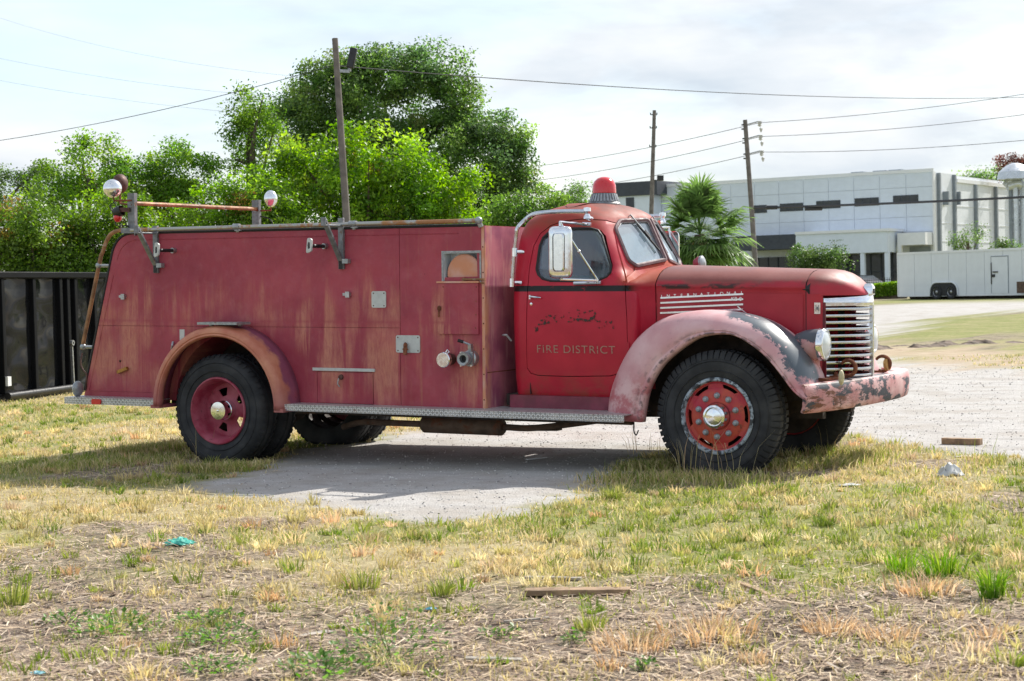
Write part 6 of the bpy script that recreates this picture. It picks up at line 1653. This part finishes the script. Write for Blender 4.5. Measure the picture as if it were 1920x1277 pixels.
# ground floor: fascias, porch, glass
za, zb2 = FU(1420, 470)[1], FU(1420, 446)[1]
xa, xb = FU(1405, 460)[0], FU(1522, 460)[0]
MB().box(xa, xb, -2.6, -.03, za, zb2+.1).build('dark_canopy', M['dkgrey'], wh)
xc = FU(1522, 460)[0]; xd = FU(1692, 460)[0]; zc1 = FU(1600, 437)[1]; zc0 = FU(1600, 476)[1]
MB().box(xc+.02, xd, -3.0, -.03, zc0, zc1-.05).build('porch_fascia', M['wpanel'], wh)
MB().box(xc, xd+.15, -3.1, -.03, zc1-.045, zc1+.16).build('porch_coping', M['wtrim'], wh)
for px in (1525, 1567, 1645, 1690):
    x = FU(px, 500)[0]; MB().box(x-.16, x+.16, -2.95, -2.65, -.3, zc0-.005).build('porch_column', M['wpanel'], wh)
for i in range(16):
    t0 = FU(1385, 500)[0]; t1 = xd; x0 = t0+(t1-t0)*i/16; x1 = t0+(t1-t0)*(i+1)/16
    f_ = MB().box(x0, x0+.10, -.16, -.03, 0, zc0-.05).box(x0+.101, x1-.001, -.16, -.03, zc0*.55, zc0*.55+.08).build('mullion', M['dkgrey'], wh)
    MB().box(x0+.101, x1-.001, -.09, -.07, .05, zc0*.55-.002).build('shop_pane', M['darkglass'], wh)
    MB().box(x0+.101, x1-.001, -.09, -.07, zc0*.55+.082, zc0-.06).build('shop_pane', M['darkglass'], wh)
q0, q1 = FU(1697, 448), FU(1750, 448)
MB().box(q0[0], q1[0]-.03, -1.6, -.03, q0[1]-.5, q0[1]+.4).box(q0[0], q0[0]+.3, -1.6, -1.3, -.3, q0[1]-.501).build('side_porch', M['wtrim'], wh)
MB().box(q0[0]+.35, q1[0]-.2, -.05, -.03, .2, q0[1]-.6).build('porch_recess', M['downpipe'], wh)
# the left block with a dark parapet
a = FU(1186, 345); b = FU(1264, 345)
MB().box(a[0]-2, xl_-.02, -1.5, dep, -.3, a[1]-1.05).build('left_block', M['wpanel'], wh)
MB().box(a[0]-2.1, xl_+.5, -1.7, dep, a[1]-1.04, a[1]+.05).build('dark_parapet', M['dkgrey'], wh)
c = FU(1191, 372); d_ = FU(1198, 390)
MB().box(c[0], d_[0]+.4, -1.56, -1.51, d_[1], c[1]).build('window', M['dkgrey'], wh)
# right side wall: tall bay then lower bays with dark downpipes
y1_, zt1 = SU(1791, 334); yE = SU(1990, 400)[0]; zl1 = SU(1800, 336)[1]-.3
MB().box(-.04, .06, .31, y1_, -.3, ztop-.05).build('side_bay', M['wside'], wh)
MB().box(-30., .05, y1_+.02, yE, -.3, zl1).build('side_hall', M['wside'], wh)
MB().box(-30., .18, y1_+.0, yE+.1, zl1+.01, zl1+.3).build('side_coping', M['wtrim'], wh)
for px in (1757, 1786, 1826, 1864, 1893, 1915):
    y = SU(px, 400)[0]; MB().box(.065, .30, y-.15, y+.15, -.2, (ztop-.1) if px < 1790 else zl1-.02).build('downpipe', M['downpipe'], wh)
for px in (1767, 1789):
    q = SU(px, 372); MB().box(.07, .5, q[0]-.12, q[0]+.12, q[1]-.5, q[1]+.5).build('wall_lamp', M['downpipe'], wh)
for k in range(5):
    MB().box(.061, .09, .32, yE-1, 1.2+k*1.35, 1.2+k*1.35+.03).build('siding_joint', M['wtrim'], wh)
# roof vents
for px in (1588, 1630, 1660):
    q = FU(px, 330); MB().box(q[0]-.5, q[0]+.5, 2., 3., ztop+.0, ztop+.42).build('roof_vent', M['downpipe'], wh)
# ------------------------------------------------------------------ DUST COLLECTOR
Dd = 122.; dc = B(1905, 470, Dd); dc.z = ground_z(dc.x, dc.y); dust = empty('dust_collector', dc); tag(dust, 'shiny silver dust collector and duct at the right edge', 'dust collector')
M['silver'] = simple('silver_duct', (.60, .63, .66), .35, .5, .08, 3, .05)
def dl(px, py): return B(px, py, Dd)-dc
k_ = Dd/FPX
a = dl(1899, 330); 
MB().lathe([(12*k_, -16*k_), (33*k_, -14*k_), (30*k_, 0), (16*k_, 12*k_), (6*k_, 16*k_)], dl(1903, 322), (0, 0, 1), 20, capends=True).build('hood', M['silver'], dust)
MB().tube([dl(1936, 345), dl(1936, 540)], 24*k_, 16).build('tank', M['silver'], dust)
MB().tube(smooth_path([dl(1884, 348), dl(1893, 340), dl(1902, 350), dl(1904, 375), dl(1905, 400), dl(1906, 470)], 5), 6*k_, 12).build('duct', M['silver'], dust)
MB().tube(smooth_path([dl(1888, 350), dl(1910, 345), dl(1925, 360), dl(1930, 400)], 5), 9*k_, 12).build('elbow', M['silver'], dust)
st_ = MB()
for py in (375, 412, 420): st_.bar(dl(1893, py), dl(1930, py+1), .15, .15)
st_.bar(dl(1894, 345), dl(1896, 470), .18, .18); st_.build('support_frame', M['downpipe'], dust)
# ------------------------------------------------------------------ WHITE TRAILER
Dt = 101.; T0 = B(1684, 540, Dt); T0.z = ground_z(T0.x, T0.y); ta_ = R(60)
td = Vector((math.sin(ta_), -math.cos(ta_), 0)); wt = empty('enclosed_trailer', T0); wt.rotation_euler = (0, 0, math.atan2(td.y, td.x)); tag(wt, 'white enclosed box trailer parked across the road at right', 'trailer')
tn = Vector((-td.y, td.x, 0))
def TU(px, py):
    d = ray(px, py); n_ = np.array(tn); t = np.dot(np.array(T0)-CAM, n_)/np.dot(d, n_); p = Vector(tuple(CAM+d*t))-T0; return (p.dot(td), p.z)
Lt = TU(1990, 500)[0]; zt2 = TU(1684, 475)[1]; zb3 = TU(1684, 556)[1]
M['trailer'] = simple('white_trailer_skin', (.74, .77, .80), .4, 0, .03, 2, .02)
bx_ = MB().box(0, Lt, 0.03, 2.5, zb3, zt2).build('box', M['trailer'], wt)
npn = 9
pm = MB().box(0, Lt/npn-.03, .0, .028, zb3+.06, zt2-.10).mesh('panel', M['trailer'])
for k in range(npn): obj('panel', pm, wt, (k*Lt/npn+.015, 0, 0))
MB().box(-.03, Lt, -.03, .02, zt2-.095, zt2+.03).box(-.03, .03, -.03, .027, zb3, zt2-.096).build('trim', M['wtrim'], wt)
MB().box(.03, Lt, -.02, .027, zb3-.02, zb3+.055).build('lower_rail', M['wtrim'], wt)
a = TU(1859, 482); b = TU(1891, 553)
dr = MB().box(a[0], b[0], -.025, -.001, b[1]+.1, a[1]).build('side_door', M['trailer'], wt)
MB().box(a[0]-.03, a[0]-.001, -.03, .0, b[1]+.1, a[1]+.03).box(b[0]+.001, b[0]+.03, -.03, .0, b[1]+.1, a[1]+.03).box(a[0]-.03, b[0]+.03, -.03, .0, a[1]+.001, a[1]+.05).build('door_gasket', M['downpipe'], wt)
q = TU(1863, 517); MB().box(q[0]-.1, q[0]+.12, -.08, -.026, q[1]-.08, q[1]+.08).bar((q[0], -.06, q[1]+.2), (q[0]+.35, -.06, q[1]+.2), .05, .06).bar((q[0]-.12, -.05, q[1]-.45), (q[0]-.12, -.05, q[1]+.7), .04, .04).build('door_latch', M['blackmetal'], dr)
wz = .40
for px in (1757, 1784):
    x = TU(px, 551)[0]
    w_ = empty('wheel', (x, -.015, wz), wt)
    MB().lathe([(.24, -.02), (.30, -.06), (.38, -.05), (.41, 0), (.41, .16), (.36, .2), (.2, .2)], (0, 0, 0), (0, 1, 0), 32).build('tyre', M['tyre'], w_)
    MB().lathe([(.25, -.04), (.22, .0), (.16, .03), (.08, -.02), (.001, -.03)], (0, 0, 0), (0, 1, 0), 24).build('rim', M['steel'], w_)
xm = (TU(1757, 551)[0]+TU(1784, 551)[0])/2; hw = abs(TU(1784, 551)[0]-TU(1757, 551)[0])/2
arc = [(xm-hw-.52, zb3)]+[(xm-hw+.50*math.cos(a), wz+.50*math.sin(a)) for a in np.linspace(math.pi*.95, math.pi*.5, 8)]+[(xm+hw+.50*math.cos(a), wz+.50*math.sin(a)) for a in np.linspace(math.pi*.5, math.pi*.05, 8)]+[(xm+hw+.52, zb3)]
MB().prism([arc], -.035, -.022).build('wheel_recess', M['rubber'], wt)
fe = [(p[0], -.05, p[1]+.03) for p in arc]; MB().tube(fe, .04, 6).build('wheel_fender', M['trailer'], wt)
MB().box(.4, Lt, .5, .6, zb3-.20, zb3-.021).build('underframe', M['chassis'], wt)
q = TU(1905, 538); MB().box(q[0]+.5, q[0]+1.6, -.5, -.04, zb3+.1, zb3+.7).build('gas_box', M['muffler'], wt)
# ------------------------------------------------------------------ FENCE, HEDGE, CAR
Df = 112.
fz = lambda p: ground_z(p.x, p.y)
fa, fb = B(1600, 540, Df), B(1720, 540, Df); fa.z = fz(fa); fb.z = fz(fb)
fe_ = empty('picket_fence', fa); tag(fe_, 'black metal picket fence behind the clipped hedge', 'fence')
dv = (fb-fa); dv.z = 0; nrm_ = dv.normalized()
rl = MB(); 
for z in (.25, 1.15): rl.bar(Vector((0, 0, z)), dv+Vector((0, 0, z)), .04, .04)
rl.build('rail', M['blackmetal'], fe_)
pk = MB().box(-.012, .012, -.012, .012, 0, 1.3).mesh('picket', M['blackmetal'])
for k in range(int(dv.length/.14)): obj('picket', pk, fe_, tuple(nrm_*(.14*k+.05)))
Dh = 107.; random.seed(4); rng = np.random.default_rng(44)
ha, hb = B(1590, 550, Dh), B(1705, 550, Dh); ha.z = fz(ha); L_ = (hb-ha).length; n_ = 15000
hp = np.stack([rng.uniform(0, L_, n_), rng.uniform(-.45, .45, n_), rng.uniform(0, .80, n_)], -1)
hd_ = (hb-ha).normalized(); Wp = np.array([tuple(hd_*p[0]+Vector((-hd_.y, hd_.x, 0))*p[1]+Vector((0, 0, p[2]))) for p in hp])
nn = rng.normal(size=(n_, 3))+np.array([0, 0, .6]); nn /= np.linalg.norm(nn, axis=1, keepdims=True); l = rng.uniform(.08, .16, n_)
V_, F_, C_ = leaf_quads(Wp, nn, l, l*.6, pick(BRI, n_))
hg = empty('hedge', ha); tag(hg, 'low clipped green hedge beside the white trailer', 'hedge')
obj('foliage', np_mesh('foliage', V_, F_, M['leaf'], C_), hg)
MB().box(.2, L_-.2, -.2, .2, -.05, .5).build('stems', M['bark'], hg).rotation_euler = (0, 0, math.atan2(hd_.y, hd_.x))
Dc = 118.; cpos = B(1622, 540, Dc); cpos.z = fz(cpos); car = empty('parked_car', cpos); car.rotation_euler = (0, 0, R(-30)); tag(car, 'dark parked car half hidden behind the truck grille', 'car')
M['carpaint'] = simple('dark_car_paint', (.03, .035, .045), .2, 0, .1, 2, .0)
rings = []
for x, z0, z1, w in ((-2.2, .45, .75, .75), (-2.1, .3, .95, .86), (-1.2, .28, 1.0, .9), (.9, .28, 1.0, .9), (1.9, .3, .9, .86), (2.2, .45, .7, .75)):
    rings.append([(x, -w, z0), (x, w, z0), (x, w, z1-.12), (x, w*.9, z1), (x, -w*.9, z1), (x, -w, z1-.12)])
MB().loft(rings, True, True).build('body', M['carpaint'], car, smooth=40)
rings = []
for x, z, w in ((-1.9, 1.0, .78), (-1.3, 1.42, .68), (.1, 1.46, .68), (.95, 1.0, .78)): rings.append([(x, -w, .9), (x, w, .9), (x, w*.95, z), (x, -w*.95, z)])
MB().loft(rings, True, True).build('cabin_glass', M['darkglass'], car)
MB().box(-1.25, .05, -.66, .66, 1.44, 1.49).build('roof', M['carpaint'], car)
cwm = MB().lathe([(.16, -.02), (.22, -.03), (.31, -.02), (.33, .02), (.33, .18), (.25, .2), (.1, .02), (.001, .0)], (0, 0, 0), (0, 1, 0), 24).mesh('wheel', M['tyre'])
for x in (-1.4, 1.4):
    for y in (-.92, .74): obj('wheel', cwm, car, (x, y, .33))
# ------------------------------------------------------------------ BLACK DUMP TRAILER
dd = Vector((-.24, .97, 0)).normalized(); A0 = B(-130, 560, 24.6); A0.z = ground_z(A0.x, A0.y); dt = empty('dump_trailer', A0); dt.rotation_euler = (0, 0, math.atan2(dd.y, dd.x)); tag(dt, 'glossy black ribbed dump trailer at the left edge', 'trailer')
dn = Vector((-dd.y, dd.x, 0))
def DU(px, py):
    d = ray(px, py); n_ = np.array(dn); t = np.dot(np.array(A0)-CAM, n_)/np.dot(d, n_); p = Vector(tuple(CAM+d*t))-A0; return (p.dot(dd), p.z)
def gloss_black():
    n = N('gloss_black_panel'); v = n.co()
    h = n.noise(n.co((.9, 1, 1.3)), 1.8, 0, .4, .3)
    return n.end(n.pbr((.010, .0105, .012), .07, 0, n.bump(h, .8, .10), Specular_IOR_Level=.09))
M['gloss'] = gloss_black(); M['glossrail'] = simple('gloss_black_rail', (.010, .0105, .012), .45, 0, .1, 3, .0, spec=.06)
z1 = DU(60, 510)[1]; z0 = DU(40, 735)[1]; Ld = DU(330, 560)[0]
MB().box(0, Ld, .06, 2.1, z0, z1-.02).build('tub', M['blackmetal'], dt)
rib = [DU(px, 600)[0] for px in (-90, 3, 62, 112, 126, 140, 176, 240)]
for a, b in zip([-.0]+rib, rib+[Ld]):
    if b-a > .15: MB().box(a+.05, b-.05, .03, .059, z0+.03, z1-.11).build('panel', M['gloss'], dt)
for x in rib: MB().box(x-.045, x+.045, -.045, .058, z0, z1-.10).build('rib', M['glossrail'], dt, bevel=.01)
MB().box(0, Ld, -.07, .058, z1-.095, z1).build('top_rail', M['glossrail'], dt, bevel=.012)
MB().tube([(DU(3, 735)[0], -.10, z0-.03), (DU(128, 722)[0], -.10, z0-.02)], .055, 12).build('lower_tube', M['blackmetal'], dt)
MB().box(0, Ld, .0, .20, z0-.12, z0-.001).box(0, Ld, 1.9, 2.1, z0-.12, z0-.001).build('frame', M['blackmetal'], dt)
q = DU(127, 643)
MB().lathe([(.02, 0), (.045, 0), (.045, -.05), (.02, -.05)], (q[0], -.05, q[1]), (0, 1, 0), 14).build('latch_ring', M['steel'], dt)
MB().bar((q[0], -.06, q[1]-.06), (q[0]+.02, -.06, z0+.05), .05, .03).build('latch_bar', M['steel'], dt)
q = DU(8, 715); MB().box(q[0]-.05, q[0]+.05, -.09, -.05, q[1]-.07, q[1]+.07).build('reflector', M['whitepaint'], dt)
cwm2 = MB().lathe([(.16, -.02), (.22, -.03), (.31, -.02), (.34, .02), (.34, .18), (.25, .2), (.1, .02), (.001, .0)], (0, 0, 0), (0, 1, 0), 24).mesh('wheel', M['tyre'])
for x in (Ld*.62, Ld*.62+.8): 
    for y in (.3, 1.6): obj('wheel', cwm2, dt, (x, y, .335))
MB().box(.25, .37, .5, .62, 0, z0-.12).box(.15, .47, .4, .72, 0, .03).build('jack_stand', M['steel'], dt)
